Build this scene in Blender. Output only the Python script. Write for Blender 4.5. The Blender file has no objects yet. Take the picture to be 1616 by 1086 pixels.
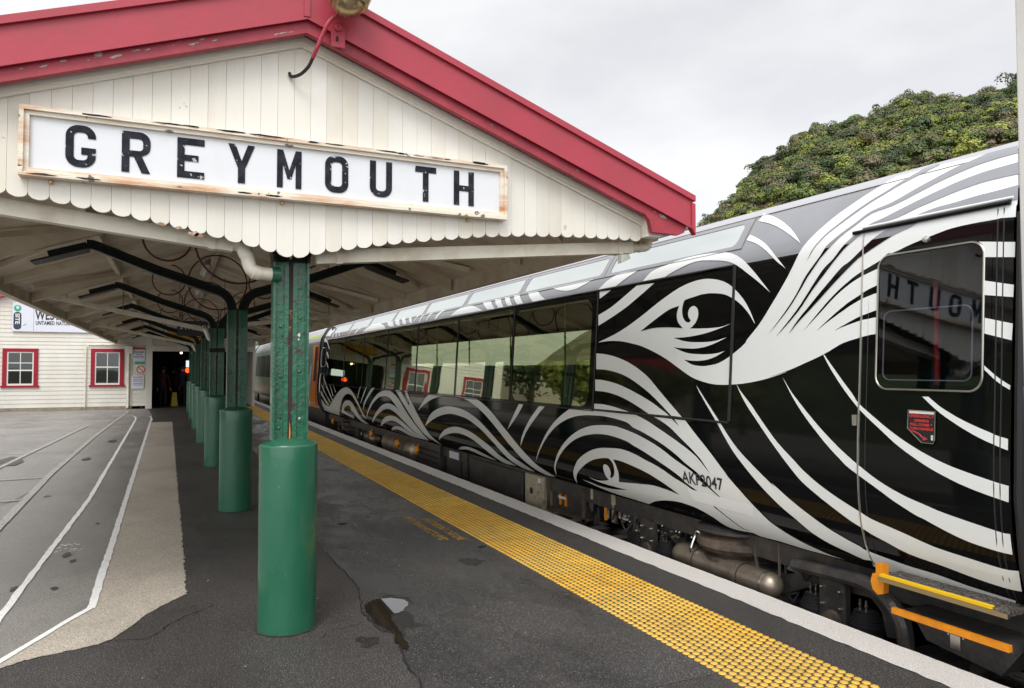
import bpy, bmesh, math, random
from mathutils import Vector, geometry, noise
R = math.radians
random.seed(7)
scene = bpy.context.scene
COL = scene.collection
# ------------------------------------------------------------------ camera
cd = bpy.data.cameras.new('camera'); cam = bpy.data.objects.new('camera', cd); COL.objects.link(cam)
cd.sensor_width = 36; cd.lens = 25.84; cd.clip_start = .05; cd.clip_end = 5000
cam.location = (0, 0, 1.65); cam.rotation_euler = (R(90 + 1.926), 0, R(-24.788))
cd.dof.use_dof = False
scene.camera = cam
scene.view_settings.view_transform = 'Standard'; scene.view_settings.look = 'None'
scene.view_settings.exposure = 0.42; scene.view_settings.gamma = 1
# ------------------------------------------------------------------ overcast sky
w = bpy.data.worlds.new('World'); scene.world = w; w.use_nodes = True
nt = w.node_tree; nt.nodes.clear(); N = nt.nodes.new; L = nt.links.new
out = N('ShaderNodeOutputWorld'); add = N('ShaderNodeAddShader'); L(add.outputs[0], out.inputs[0])
sky = N('ShaderNodeTexSky'); sky.sky_type = 'NISHITA'; sky.sun_disc = False
sky.sun_elevation = R(52); sky.sun_rotation = R(212); sky.dust_density = 3
b1 = N('ShaderNodeBackground'); b1.inputs[1].default_value = .05; hs_ = N('ShaderNodeHueSaturation'); hs_.inputs['Saturation'].default_value = .25; L(sky.outputs[0], hs_.inputs['Color']); L(hs_.outputs[0], b1.inputs[0]); L(b1.outputs[0], add.inputs[0])
tc = N('ShaderNodeTexCoord'); mp = N('ShaderNodeMapping'); mp.inputs['Scale'].default_value = (1.6, 1.6, 3.6); mp.inputs['Location'].default_value = (.3, .1, 0)
L(tc.outputs['Generated'], mp.inputs[0])
nz = N('ShaderNodeTexNoise'); nz.inputs['Scale'].default_value = 1.5; nz.inputs['Detail'].default_value = 6; nz.inputs['Roughness'].default_value = .5; L(mp.outputs[0], nz.inputs[0])
rp = N('ShaderNodeValToRGB'); L(nz.outputs['Fac'], rp.inputs[0])
rp.color_ramp.elements[0].position = .36; rp.color_ramp.elements[0].color = (.50, .502, .518, 1)
rp.color_ramp.elements[1].position = .58; rp.color_ramp.elements[1].color = (.655, .655, .655, 1)
dt = N('ShaderNodeVectorMath'); dt.operation = 'DOT_PRODUCT'; L(tc.outputs['Generated'], dt.inputs[0]); dt.inputs[1].default_value = (-.46, -.62, .64)
mr = N('ShaderNodeMapRange'); L(dt.outputs['Value'], mr.inputs[0]); mr.inputs[1].default_value = -.35; mr.inputs[2].default_value = 1; mr.inputs[3].default_value = .88; mr.inputs[4].default_value = 1.92
b2 = N('ShaderNodeBackground'); L(rp.outputs[0], b2.inputs[0]); L(mr.outputs[0], b2.inputs[1]); L(b2.outputs[0], add.inputs[1])
sd = bpy.data.lights.new('sun', 'SUN'); sd.energy = 1.2; sd.angle = R(25); sd.color = (1, .97, .92)
sun = bpy.data.objects.new('sun', sd); COL.objects.link(sun)
_a = R(212); _e = R(52)
sun.rotation_euler = Vector((math.sin(_a) * math.cos(_e), math.cos(_a) * math.cos(_e), math.sin(_e))).to_track_quat('Z', 'Y').to_euler()
# ------------------------------------------------------------------ materials
MATS = {}
def mat(name, col, rough=.6, metal=0, spec=.5, noise_col=None, nscale=6, nlo=.4, nhi=.65, detail=6, bump=0, bscale=80, stretch=(1, 1, 1), rvar=0, coat=0, ior=1.5, bdist=.01, emit=0):
    m = bpy.data.materials.new(name); m.use_nodes = True; t = m.node_tree; n = t.nodes.new; l = t.links.new
    p = t.nodes['Principled BSDF']; p.inputs['Base Color'].default_value = (*col, 1); p.inputs['Roughness'].default_value = rough
    p.inputs['Metallic'].default_value = metal; p.inputs['IOR'].default_value = ior; p.inputs['Coat Weight'].default_value = coat; p.inputs['Coat Roughness'].default_value = .04
    p.inputs['Specular IOR Level'].default_value = spec
    tcx = n('ShaderNodeTexCoord'); mpx = n('ShaderNodeMapping'); mpx.inputs['Scale'].default_value = stretch; l(tcx.outputs['Object'], mpx.inputs[0])
    if noise_col:
        x = n('ShaderNodeTexNoise'); x.inputs['Scale'].default_value = nscale; x.inputs['Detail'].default_value = detail; x.inputs['Roughness'].default_value = .62; l(mpx.outputs[0], x.inputs[0])
        r = n('ShaderNodeMapRange'); r.inputs[1].default_value = nlo; r.inputs[2].default_value = nhi; l(x.outputs['Fac'], r.inputs[0])
        mx = n('ShaderNodeMix'); mx.data_type = 'RGBA'; mx.inputs[6].default_value = (*col, 1); mx.inputs[7].default_value = (*noise_col, 1); l(r.outputs[0], mx.inputs[0]); l(mx.outputs[2], p.inputs['Base Color'])
        if rvar:
            r2 = n('ShaderNodeMapRange'); l(x.outputs['Fac'], r2.inputs[0]); r2.inputs[1].default_value = nlo; r2.inputs[2].default_value = nhi; r2.inputs[3].default_value = rough; r2.inputs[4].default_value = rough + rvar; l(r2.outputs[0], p.inputs['Roughness'])
    if bump:
        y = n('ShaderNodeTexNoise'); y.inputs['Scale'].default_value = bscale; y.inputs['Detail'].default_value = 4; l(mpx.outputs[0], y.inputs[0])
        b = n('ShaderNodeBump'); b.inputs['Strength'].default_value = bump; b.inputs['Distance'].default_value = bdist; l(y.outputs['Fac'], b.inputs['Height']); l(b.outputs[0], p.inputs['Normal'])
    if emit:
        p.inputs['Emission Color'].default_value = (*col, 1); p.inputs['Emission Strength'].default_value = emit
    MATS[name] = m
    return m
def speckle(m, scale, thr, col, fac=1.0):      # scattered small chips of another colour on top of a material
    t = m.node_tree; n = t.nodes.new; l = t.links.new; p = t.nodes['Principled BSDF']
    tcx = n('ShaderNodeTexCoord'); v = n('ShaderNodeTexNoise'); v.inputs['Scale'].default_value = scale; v.inputs['Detail'].default_value = 3; l(tcx.outputs['Object'], v.inputs[0])
    r = n('ShaderNodeMapRange'); r.inputs[1].default_value = thr; r.inputs[2].default_value = thr + .015; r.inputs[4].default_value = fac; l(v.outputs['Fac'], r.inputs[0])
    mx = n('ShaderNodeMix'); mx.data_type = 'RGBA'; mx.inputs[7].default_value = (*col, 1); l(r.outputs[0], mx.inputs[0])
    src = p.inputs['Base Color'].links
    if src: l(src[0].from_socket, mx.inputs[6])
    else: mx.inputs[6].default_value = p.inputs['Base Color'].default_value
    l(mx.outputs[2], p.inputs['Base Color']); return m
CREAM = mat('cream_paint', (.75, .725, .655), .5, noise_col=(.66, .615, .5), nscale=2.2, nlo=.47, nhi=.78, stretch=(1, 1, .35), bump=.15, bscale=30)
CREAM2 = mat('cream_paint_b', (.72, .695, .62), .5, noise_col=(.6, .565, .48), nscale=2.5, nlo=.42, nhi=.75, stretch=(1, 1, .25), bump=.2, bscale=24)
CREAM3 = mat('cream_paint_c', (.77, .75, .69), .5, noise_col=(.68, .65, .57), nscale=2, nlo=.45, nhi=.8, stretch=(1, 1, .3), bump=.15, bscale=30)
speckle(CREAM, 9, .735, (.3, .24, .17), .45)
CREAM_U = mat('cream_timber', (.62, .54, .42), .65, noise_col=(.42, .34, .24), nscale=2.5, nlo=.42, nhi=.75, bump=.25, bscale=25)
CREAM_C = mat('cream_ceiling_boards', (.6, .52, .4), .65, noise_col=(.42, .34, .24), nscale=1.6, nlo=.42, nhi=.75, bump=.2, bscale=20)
GUTTER = mat('pipe_paint', (.62, .58, .48), .4, noise_col=(.42, .36, .26), nscale=4, nlo=.45, nhi=.75)
PVC = mat('white_pipe', (.75, .72, .62), .35, noise_col=(.6, .55, .42), nscale=7)
SEAM = mat('dark_groove', (.2, .17, .12), .8)
GROOVE = mat('board_groove', (.66, .62, .53), .8)
RED = mat('red_trim_paint', (.39, .033, .058), .45, noise_col=(.34, .034, .052), nscale=3, nlo=.4, nhi=.7, bump=.12, bscale=20)
REDW = mat('red_trim_paint_worn', (.37, .03, .052), .5, noise_col=(.25, .02, .034), nscale=4, nlo=.4, nhi=.7, bump=.3, bscale=25)
speckle(REDW, 7, .70, (.36, .33, .29), .9)
SIGNW = mat('sign_white_panel', (.70, .715, .745), .4, spec=.3, noise_col=(.64, .65, .67), nscale=3, nlo=.5, nhi=.8)
LETTER = mat('letter_black', (.012, .014, .022), .75, spec=.15, noise_col=(.03, .032, .04), nscale=20)
speckle(LETTER, 26, .665, (.55, .55, .55), .8)
FRAME = mat('sign_frame_rusty_cream', (.74, .68, .57), .5, noise_col=(.52, .24, .09), nscale=5, nlo=.46, nhi=.72, stretch=(.5, 1, 3), bump=.3, bscale=40)
speckle(FRAME, 12, .66, (.1, .07, .06), .9)
BRONZE = mat('brass_bolt', (.5, .3, .1), .35, .8)
GREEN = mat('green_gloss_paint', (.010, .10, .052), .27, noise_col=(.022, .12, .068), nscale=4, nlo=.4, nhi=.7, rvar=.12, stretch=(1, 1, .3), bump=.18, bscale=55, bdist=.006, coat=.25)
speckle(GREEN, 60, .735, (.4, .5, .4), .6)
speckle(GREEN, 16, .745, (.01, .035, .02), .7)
GREENR = mat('green_paint_pitted_rail', (.014, .115, .062), .3, noise_col=(.022, .09, .05), nscale=8, nlo=.45, nhi=.7, bump=.55, bscale=30, bdist=.012, coat=.2)
speckle(GREENR, 15, .645, (.045, .03, .022), .9)
DKGREEN = mat('dark_green_black_paint', (.004, .010, .007), .45, spec=.3, noise_col=(.007, .008, .007), nscale=9, bump=.5, bscale=40)
HOOP = mat('dark_red_iron', (.09, .012, .014), .5)
RUSTGAP = mat('peeling_dark_paint', (.03, .02, .015), .8, noise_col=(.35, .16, .05), nscale=14, nlo=.6, nhi=.68)
BLACKP = mat('train_black_gloss', (.004, .004, .0045), .05, spec=.22, noise_col=(.006, .006, .006), nscale=1.3, bump=.05, bscale=.9, bdist=.02, stretch=(1, .35, 1))
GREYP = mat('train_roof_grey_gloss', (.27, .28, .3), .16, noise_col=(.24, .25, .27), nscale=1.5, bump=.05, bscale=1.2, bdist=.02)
VINYL = mat('livery_white_vinyl', (.80, .825, .82), .22, noise_col=(.75, .775, .77), nscale=.9, nlo=.3, nhi=.7)
VINYL2 = mat('pale_patch_vinyl', (.86, .87, .89), .3)
ROOFW = mat('train_roof_strip', (.40, .41, .44), .35)
RUBBER = mat('black_rubber', (.012, .012, .014), .55)
CHROME = mat('bright_metal', (.62, .6, .56), .3, 1)
STEEL = mat('grimy_steel_tank', (.36, .31, .25), .42, .75, noise_col=(.2, .16, .12), nscale=6, nlo=.4, nhi=.75)
UNDER = mat('underframe_black', (.036, .035, .037), .38, noise_col=(.085, .068, .055), nscale=7, nlo=.45, nhi=.75, bump=.3, bscale=30)
UNDERB = mat('underframe_brown_dirt', (.11, .08, .06), .7, noise_col=(.035, .026, .02), nscale=6, bump=.4, bscale=30)
CREAMBOX = mat('cream_box_dirty', (.4, .36, .26), .55, noise_col=(.2, .16, .1), nscale=8, nlo=.5, nhi=.75)
ORANGE = mat('orange_paint', (.75, .27, .01), .4, noise_col=(.6, .2, .01), nscale=10)
YELLOW = mat('yellow_edge', (.8, .5, .01), .5)
TREAD = mat('step_tread', (.2, .18, .16), .5, .5, noise_col=(.06, .05, .045), nscale=60, nlo=.45, nhi=.55, bump=.6, bscale=70)
SILVERC = mat('silver_carriage', (.22, .235, .265), .35, .3, noise_col=(.18, .2, .22), nscale=2)
ORANGEC = mat('orange_carriage_end', (.75, .26, .02), .3)
REDC = mat('red_stripe', (.5, .03, .03), .3)
DARKIN = mat('interior_dark', (.03, .032, .03), .7)
SEAT = mat('seat_fabric', (.03, .035, .045), .8)
LININ = mat('interior_lining', (.35, .36, .33), .6)
CURT = mat('lime_seat_edge', (.2, .4, .06), .6)
REDPOLE = mat('red_grab_pole', (.7, .02, .015), .35)
SIDING = mat('weatherboard_white', (.68, .66, .6), .55, noise_col=(.62, .59, .52), nscale=1.5, stretch=(1, 1, .5))
WINRED = mat('window_red', (.30, .018, .032), .6, spec=.2)
SASH = mat('sash_white', (.7, .69, .64), .45)
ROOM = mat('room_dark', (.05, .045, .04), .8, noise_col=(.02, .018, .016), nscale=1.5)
CONC = mat('concrete_base', (.3, .25, .19), .8, noise_col=(.2, .17, .13), nscale=5)
NAVY = mat('navy_print', (.02, .035, .06), .5)
SIGNP = mat('sign_pale_panel', (.63, .66, .74), .5)
PRINTG = mat('green_print', (.03, .35, .2), .5)
PRINTR = mat('red_print', (.5, .04, .04), .5)
PRINTK = mat('black_print', (.03, .03, .035), .6)
MUSTARD = mat('mustard_sign', (.6, .34, .02), .5)
LAMPG = mat('lamp_dome_tarnished', (.42, .33, .18), .22, .6, noise_col=(.16, .11, .06), nscale=7, nlo=.52, nhi=.62)
CABLE = mat('black_cable', (.01, .01, .012), .4)
RAILM = mat('rail_steel', (.16, .12, .1), .4, .7, noise_col=(.1, .06, .04), nscale=5)
BALLAST = mat('ballast', (.07, .06, .055), .9, noise_col=(.03, .027, .025), nscale=24, bump=1, bscale=22, bdist=.05)
GRASSG = mat('far_ground', (.06, .075, .035), .9, noise_col=(.1, .09, .06), nscale=.3)
POSTW = mat('pale_grey_post_paint', (.62, .61, .58), .5, noise_col=(.55, .53, .5), nscale=4)
BARK = mat('bark', (.06, .045, .03), .9)
CLOTH1 = mat('dark_navy_clothes', (.02, .024, .05), .8); CLOTH2 = mat('dark_red_clothes', (.08, .012, .012), .8); CLOTH3 = mat('dark_grey_clothes', (.03, .03, .03), .8)
SKIN = mat('skin', (.42, .25, .18), .5); HAIR = mat('hair', (.02, .015, .012), .7)
GLOWW = mat('lit_lamp', (1, .75, .45), .5, emit=6); GLOWO = mat('lit_orange_lamp', (1, .1, .02), .5, emit=1.6); GLOWS = mat('lit_screen', (.7, .78, .85), .5, emit=.9)
TUBE = mat('lamp_tube_unlit', (.75, .77, .78), .25)
WFLOOR = mat('wet_floor_yellow', (.55, .42, .02), .5)
CHIP = mat('bare_wood_patch', (.3, .18, .11), .8, noise_col=(.6, .5, .42), nscale=40, nlo=.5, nhi=.6)

def glass(name, fac, tint, gl, rough=.02):
    m = bpy.data.materials.new(name); m.use_nodes = True; t = m.node_tree; t.nodes.clear(); n = t.nodes.new; l = t.links.new
    o = n('ShaderNodeOutputMaterial'); mx = n('ShaderNodeMixShader'); tr = n('ShaderNodeBsdfTransparent'); tr.inputs[0].default_value = (*tint, 1)
    g = n('ShaderNodeBsdfGlossy'); g.inputs[0].default_value = (*gl, 1); g.inputs['Roughness'].default_value = rough
    fr = n('ShaderNodeLayerWeight'); fr.inputs[0].default_value = .25
    r = n('ShaderNodeMapRange'); l(fr.outputs['Facing'], r.inputs[0]); r.inputs[3].default_value = fac; r.inputs[4].default_value = min(1, fac + .5)
    l(r.outputs[0], mx.inputs[0]); l(tr.outputs[0], mx.inputs[1]); l(g.outputs[0], mx.inputs[2]); l(mx.outputs[0], o.inputs[0])
    tcx = n('ShaderNodeTexCoord'); y = n('ShaderNodeTexNoise'); y.inputs['Scale'].default_value = 1.1; l(tcx.outputs['Object'], y.inputs[0])
    b = n('ShaderNodeBump'); b.inputs['Strength'].default_value = .1; b.inputs['Distance'].default_value = .02; l(y.outputs['Fac'], b.inputs['Height']); l(b.outputs[0], g.inputs['Normal'])
    return m
GL_CAR = glass('carriage_window_glass', .30, (.52, .6, .36), (.84, .9, .68))
GL_SKY = glass('roof_window_glass', .8, (.5, .55, .5), (.90, .94, .905))
GL_DOOR = glass('door_window_glass', .05, (.32, .34, .4), (.6, .62, .65))
GL_HOUSE = glass('house_window_glass', .1, (.35, .35, .36), (.8, .82, .85))

# asphalt: base colour with fine aggregate, broad worn and damp patches (position based, in the slab's own space)
def asphalt(name, c0, c1, wet, grit, rough0, rough1, gritcol=(.3, .28, .25), gthr=.68, wscale=.7):
    m = bpy.data.materials.new(name); m.use_nodes = True; t = m.node_tree; n = t.nodes.new; l = t.links.new; p = t.nodes['Principled BSDF']
    tcx = n('ShaderNodeTexCoord')
    def nz(scale, d=5, r=.6, st=(1, 1, 1)):
        q = n('ShaderNodeMapping'); q.inputs['Scale'].default_value = st; l(tcx.outputs['Object'], q.inputs[0])
        x = n('ShaderNodeTexNoise'); x.inputs['Scale'].default_value = scale; x.inputs['Detail'].default_value = d; x.inputs['Roughness'].default_value = r; l(q.outputs[0], x.inputs[0]); return x.outputs['Fac']
    def rng(s, a, b, c=0, d=1):
        x = n('ShaderNodeMapRange'); l(s, x.inputs[0]); x.inputs[1].default_value = a; x.inputs[2].default_value = b; x.inputs[3].default_value = c; x.inputs[4].default_value = d; return x.outputs[0]
    def mixc(f, a, b):
        x = n('ShaderNodeMix'); x.data_type = 'RGBA'; l(f, x.inputs[0])
        for s, i in ((a, 6), (b, 7)):
            if isinstance(s, tuple): x.inputs[i].default_value = (*s, 1)
            else: l(s, x.inputs[i])
        return x.outputs[2]
    big = rng(nz(.8, 6, .62, (1, .45, 1)), .38, .64)
    base = mixc(big, c0, c1)
    fine = rng(nz(grit, 2, .7), .35, .68)
    fd = mixc(fine, tuple(x * .55 for x in c0), tuple(min(1, x * 1.5) for x in c1))
    mm = n('ShaderNodeMix'); mm.data_type = 'RGBA'; mm.inputs[0].default_value = .6; l(base, mm.inputs[6]); l(fd, mm.inputs[7])
    gr = rng(nz(grit * 1.35, 1), gthr, gthr + .03, 0, .8)
    col = mixc(gr, mm.outputs[2], gritcol)
    wetm = rng(nz(wscale, 6, .68, (1, .5, 1)), .43, .60, 0, wet)
    wc = n('ShaderNodeMix'); wc.data_type = 'RGBA'; wc.blend_type = 'MULTIPLY'; l(wetm, wc.inputs[0]); l(col, wc.inputs[6]); wc.inputs[7].default_value = (.55, .55, .57, 1)
    l(wc.outputs[2], p.inputs['Base Color'])
    l(rng(wetm, 0, 1, rough0, rough1), p.inputs['Roughness'])
    b = n('ShaderNodeBump'); b.inputs['Distance'].default_value = .006; l(nz(grit, 3, .7), b.inputs['Height']); l(rng(wetm, 0, 1, .8, .3), b.inputs['Strength']); l(b.outputs[0], p.inputs['Normal'])
    return m
ASPH = asphalt('platform_asphalt', (.034, .031, .03), (.052, .047, .045), .6, 105, .62, .38, (.42, .39, .35), .635)
ASPHW = asphalt('platform_asphalt_damp', (.038, .036, .036), (.062, .058, .056), 1.0, 115, .48, .11, (.42, .4, .37), .645, wscale=1.1)
CARP = asphalt('car_park_asphalt', (.20, .19, .174), (.31, .295, .268), .85, 110, .5, .24, (.42, .4, .36), .66)
CONCR = asphalt('worn_concrete', (.37, .325, .262), (.50, .445, .37), .5, 100, .8, .6, (.66, .6, .52), .62)
PAINTW = mat('white_line_paint', (.86, .86, .84), .6, noise_col=(.66, .65, .62), nscale=26, nlo=.5, nhi=.72, bump=.3, bscale=120); speckle(PAINTW, 90, .70, (.35, .33, .3), .7)
PAINTWOLD = asphalt('white_line_paint_worn', (.3, .295, .285), (.5, .49, .47), .3, 60, .6, .5, (.16, .155, .15), .58)
EDGEW = asphalt('platform_edge_paint', (.6, .55, .51), (.72, .68, .64), .15, 170, .7, .6, (.5, .44, .38), .68)
TACTS = [mat('tactile_yellow_%s' % n_, c_, .5, noise_col=tuple(q * .68 for q in c_), nscale=5, nlo=.42, nhi=.75, bump=.3, bscale=90) for n_, c_ in (('bright', (.78, .47, .06)), ('worn', (.70, .43, .07)), ('orange', (.74, .42, .045)))]; TACT = TACTS[0]
YTEXT = mat('yellow_stencil_paint', (.50, .29, .06), .6, noise_col=(.09, .07, .045), nscale=22, nlo=.5, nhi=.66)
WETP = mat('puddle_water', (.012, .009, .007), .015, ior=1.85)
CHIPG = mat('bare_grey_primer', (.42, .39, .36), .7, noise_col=(.25, .2, .17), nscale=60)
DAMP = asphalt('damp_asphalt_stain', (.018, .017, .017), (.03, .028, .027), .9, 95, .32, .14, (.2, .19, .18), .66)
STAIN = asphalt('oil_stain', (.035, .03, .026), (.06, .054, .047), .5, 80, .5, .3, (.1, .09, .08), .66)
CRACK = mat('crack_dark', (.008, .008, .008), .9)
LEAF = [mat('leaf_%s' % n, c, .55, noise_col=tuple(v * .45 for v in c), nscale=.22, nlo=.35, nhi=.7) for n, c in dict(olive=(.15, .165, .032), bright=(.25, .29, .038), deep=(.05, .085, .02), brownish=(.17, .145, .07), lime=(.36, .40, .06), mid=(.11, .16, .028)).items()]
SOIL = mat('hill_soil', (.05, .055, .02), .95, noise_col=(.12, .09, .05), nscale=.08)

# ------------------------------------------------------------------ mesh helpers
class MB:
    def __init__(s): s.v = []; s.f = []; s.m = []; s.mats = []; s.n = None
    def mi(s, m):
        if m not in s.mats: s.mats.append(m)
        return s.mats.index(m)
    def face(s, pts, m):
        i = len(s.v); s.v += [tuple(p) for p in pts]; s.f.append(tuple(range(i, i + len(pts)))); s.m.append(s.mi(m))
    def raw(s, vs, fs, m):
        i = len(s.v); s.v += [tuple(p) for p in vs]; k = s.mi(m)
        for f in fs: s.f.append(tuple(i + q for q in f)); s.m.append(k)
    def box(s, a, b, m):
        x0, x1 = sorted((a[0], b[0])); y0, y1 = sorted((a[1], b[1])); z0, z1 = sorted((a[2], b[2]))
        v = [(x, y, z) for x in (x0, x1) for y in (y0, y1) for z in (z0, z1)]
        s.raw(v, [(0, 1, 3, 2), (4, 6, 7, 5), (0, 4, 5, 1), (2, 3, 7, 6), (0, 2, 6, 4), (1, 5, 7, 3)], m)
    def prism(s, poly, h, m, fn=None):
        # poly: 2D outline; fn(a, b, t) -> 3D with t = 0 / h
        n = len(poly); fn = fn or (lambda a, b, t: (a, b, t))
        vs = [fn(a, b, 0) for a, b in poly] + [fn(a, b, h) for a, b in poly]
        tri = geometry.tessellate_polygon([[Vector((a, b, 0)) for a, b in poly]])
        fs = [tuple(t) for t in tri] + [tuple(n + q for q in reversed(t)) for t in tri] + [(i, (i + 1) % n, n + (i + 1) % n, n + i) for i in range(n)]
        s.raw(vs, fs, m)
    def fill(s, loops, m, fn, th=0):
        flat = [p for lp in loops for p in lp]
        tri = geometry.tessellate_polygon([[Vector((a, b, 0)) for a, b in lp] for lp in loops])
        s.raw([fn(a, b, 0) for a, b in flat], [tuple(t) for t in tri], m)
        if th:
            k = len(flat); s.raw([fn(a, b, th) for a, b in flat], [tuple(t) for t in tri], m)
            for lp in loops:
                n = len(lp); vs = [fn(a, b, 0) for a, b in lp] + [fn(a, b, th) for a, b in lp]
                s.raw(vs, [(i, (i + 1) % n, n + (i + 1) % n, n + i) for i in range(n)], m)
    def tube(s, pts, r, m, n=8, cap=True, closed=False):
        pts = [Vector(p) for p in pts]; rings = []; k = len(pts)
        rr = r if isinstance(r, (list, tuple)) else [r] * k
        prev = None
        for i, p in enumerate(pts):
            a = pts[i - 1] if (i > 0 or closed) else p; b = pts[(i + 1) % k] if (i < k - 1 or closed) else p
            d = (b - a).normalized() if (b - a).length > 1e-9 else Vector((0, 0, 1))
            if prev is None:
                u = d.orthogonal().normalized()
            else:
                u = (prev - d * prev.dot(d)); u = u.normalized() if u.length > 1e-6 else d.orthogonal().normalized()
            prev = u; v = d.cross(u)
            rings.append([p + (u * math.cos(2 * math.pi * j / n) + v * math.sin(2 * math.pi * j / n)) * rr[i] for j in range(n)])
        vs = [q for g in rings for q in g]; fs = []
        for i in range(k if closed else k - 1):
            i2 = (i + 1) % k
            for j in range(n): fs.append((i * n + j, i * n + (j + 1) % n, i2 * n + (j + 1) % n, i2 * n + j))
        if cap and not closed: fs += [tuple(range(n))[::-1], tuple(range((k - 1) * n, k * n))]
        s.raw(vs, fs, m)
    def lathe(s, prof, c, m, n=32, axis='z', cap=True):
        # prof: (r, h) pairs along the axis
        def pos(r, h, a):
            x, y = r * math.cos(a), r * math.sin(a)
            return {'z': (c[0] + x, c[1] + y, c[2] + h), 'y': (c[0] + x, c[1] + h, c[2] + y), 'x': (c[0] + h, c[1] + x, c[2] + y)}[axis]
        vs = [pos(r, h, 2 * math.pi * j / n) for r, h in prof for j in range(n)]; fs = []
        for i in range(len(prof) - 1):
            for j in range(n): fs.append((i * n + j, i * n + (j + 1) % n, (i + 1) * n + (j + 1) % n, (i + 1) * n + j))
        if cap: fs += [tuple(range(n))[::-1], tuple(range((len(prof) - 1) * n, len(prof) * n))]
        s.raw(vs, fs, m)
    def beam(s, a, b, w, h, m, up=(0, 0, 1)):
        a = Vector(a); b = Vector(b); d = (b - a).normalized(); r = d.cross(Vector(up)).normalized(); u = r.cross(d)
        vs = [p + r * (i * w / 2) + u * (j * h / 2) for p in (a, b) for i in (-1, 1) for j in (-1, 1)]
        s.raw(vs, [(0, 1, 3, 2), (4, 6, 7, 5), (0, 4, 5, 1), (2, 3, 7, 6), (0, 2, 6, 4), (1, 5, 7, 3)], m)
    def sweep(s, path, o0, o1, y0, y1, m):
        # path in the XZ plane: (x, z); strip between offsets o0..o1 along the left normal, extruded y0..y1
        P = [Vector((a, b)) for a, b in path]; vs = []
        for i, p in enumerate(P):
            d0 = (P[i] - P[i - 1]).normalized() if i else (P[1] - P[0]).normalized()
            d1 = (P[i + 1] - P[i]).normalized() if i < len(P) - 1 else d0
            n0 = Vector((-d0.y, d0.x)); n1 = Vector((-d1.y, d1.x)); nn = (n0 + n1).normalized(); k = 1 / max(.3, nn.dot(n0))
            for o in (o0, o1):
                q = p + nn * (o * k)
                for y in (y0, y1): vs.append((q.x, y, q.y))
        fs = []
        for i in range(len(P) - 1):
            a = i * 4; b = a + 4
            fs += [(a, a + 1, b + 1, b), (a + 2, b + 2, b + 3, a + 3), (a, b, b + 2, a + 2), (a + 1, a + 3, b + 3, b + 1)]
        fs += [(0, 2, 3, 1), (len(vs) - 4, len(vs) - 3, len(vs) - 1, len(vs) - 2)]
        s.raw(vs, fs, m)
    def mesh(s, name, smooth=False, fix=True):
        me = bpy.data.meshes.new(name); me.from_pydata(s.v, [], s.f)
        for m in s.mats: me.materials.append(m)
        me.polygons.foreach_set('material_index', s.m)
        if fix:
            bm = bmesh.new(); bm.from_mesh(me)
            if smooth: bmesh.ops.remove_doubles(bm, verts=bm.verts, dist=1e-5)
            bmesh.ops.recalc_face_normals(bm, faces=bm.faces); bm.to_mesh(me); bm.free()
        if smooth:
            me.polygons.foreach_set('use_smooth', [True] * len(me.polygons)); me.set_sharp_from_angle(angle=R(smooth if smooth > 1 else 35))
        me.update(); return me
    def build(s, name, parent=None, smooth=False, fix=True, loc=None):
        o = bpy.data.objects.new(name, s.mesh(name, smooth, fix)); COL.objects.link(o)
        if parent: o.parent = parent
        if loc: o.location = loc
        return o
def tag(o, label=None, cat=None, group=None, kind=None):
    if label: o['label'] = label
    if cat: o['category'] = cat
    if group: o['group'] = group
    if kind: o['kind'] = kind
    return o
def struct(name, mb, smooth=False, fix=True, kind='structure'): return tag(mb.build(name, None, smooth, fix), kind=kind)
def empty(name, loc, label, cat, group=None):
    o = bpy.data.objects.new(name, None); COL.objects.link(o); o.location = loc; o.empty_display_size = .2
    return tag(o, label, cat, group)
def kids(o): return [c for c in bpy.data.objects if c.parent == o]
def copy_tree(o, loc=None, parent=None):
    ks = kids(o); c = o.copy(); COL.objects.link(c); c.parent = parent
    if loc is not None: c.location = loc
    for k in ks: copy_tree(k, None, c)
    return c
def smoothpts(p, n=6, closed=False):
    p = [Vector(q) for q in p]; o = []; k = len(p)
    for i in range(k if closed else k - 1):
        a = p[i - 1] if (i or closed) else p[0] * 2 - p[1]; b = p[i]; c = p[(i + 1) % k]; d = p[(i + 2) % k] if (i < k - 2 or closed) else c * 2 - b
        for j in range(n):
            t = j / n; o.append(.5 * (2 * b + (c - a) * t + (2 * a - 5 * b + 4 * c - d) * t * t + (3 * b - a - 3 * c + d) * t ** 3))
    if not closed: o.append(p[-1])
    return o
def rrect(x0, y0, x1, y1, r, n=6):
    o = []
    for cx, cy, a in ((x1 - r, y1 - r, 0), (x0 + r, y1 - r, 90), (x0 + r, y0 + r, 180), (x1 - r, y0 + r, 270)):
        o += [(cx + r * math.cos(R(a + 90 * i / n)), cy + r * math.sin(R(a + 90 * i / n))) for i in range(n + 1)]
    return o
def text(mb, body, size, m, fn, align='LEFT', wx=1.0, bold=0.0, space=1.0):
    cu = bpy.data.curves.new('t', 'FONT'); cu.body = body; cu.size = size; cu.align_x = align; cu.offset = bold; cu.space_character = space; cu.resolution_u = 3
    o = bpy.data.objects.new('t', cu); me = bpy.data.meshes.new_from_object(o)
    mb.raw([fn(v.co.x * wx, v.co.y) for v in me.vertices], [tuple(p.vertices) for p in me.polygons], m)
    bpy.data.objects.remove(o); bpy.data.meshes.remove(me); bpy.data.curves.remove(cu)
_b = MB.build
def build(s, name, parent=None, smooth=False, fix=True):      # meshes are written in world coordinates, parts keep them under their thing's Empty
    o = _b(s, name, parent, smooth, fix)
    if parent and parent.type == 'EMPTY': o.location = -parent.location
    return o
MB.build = build
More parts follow.
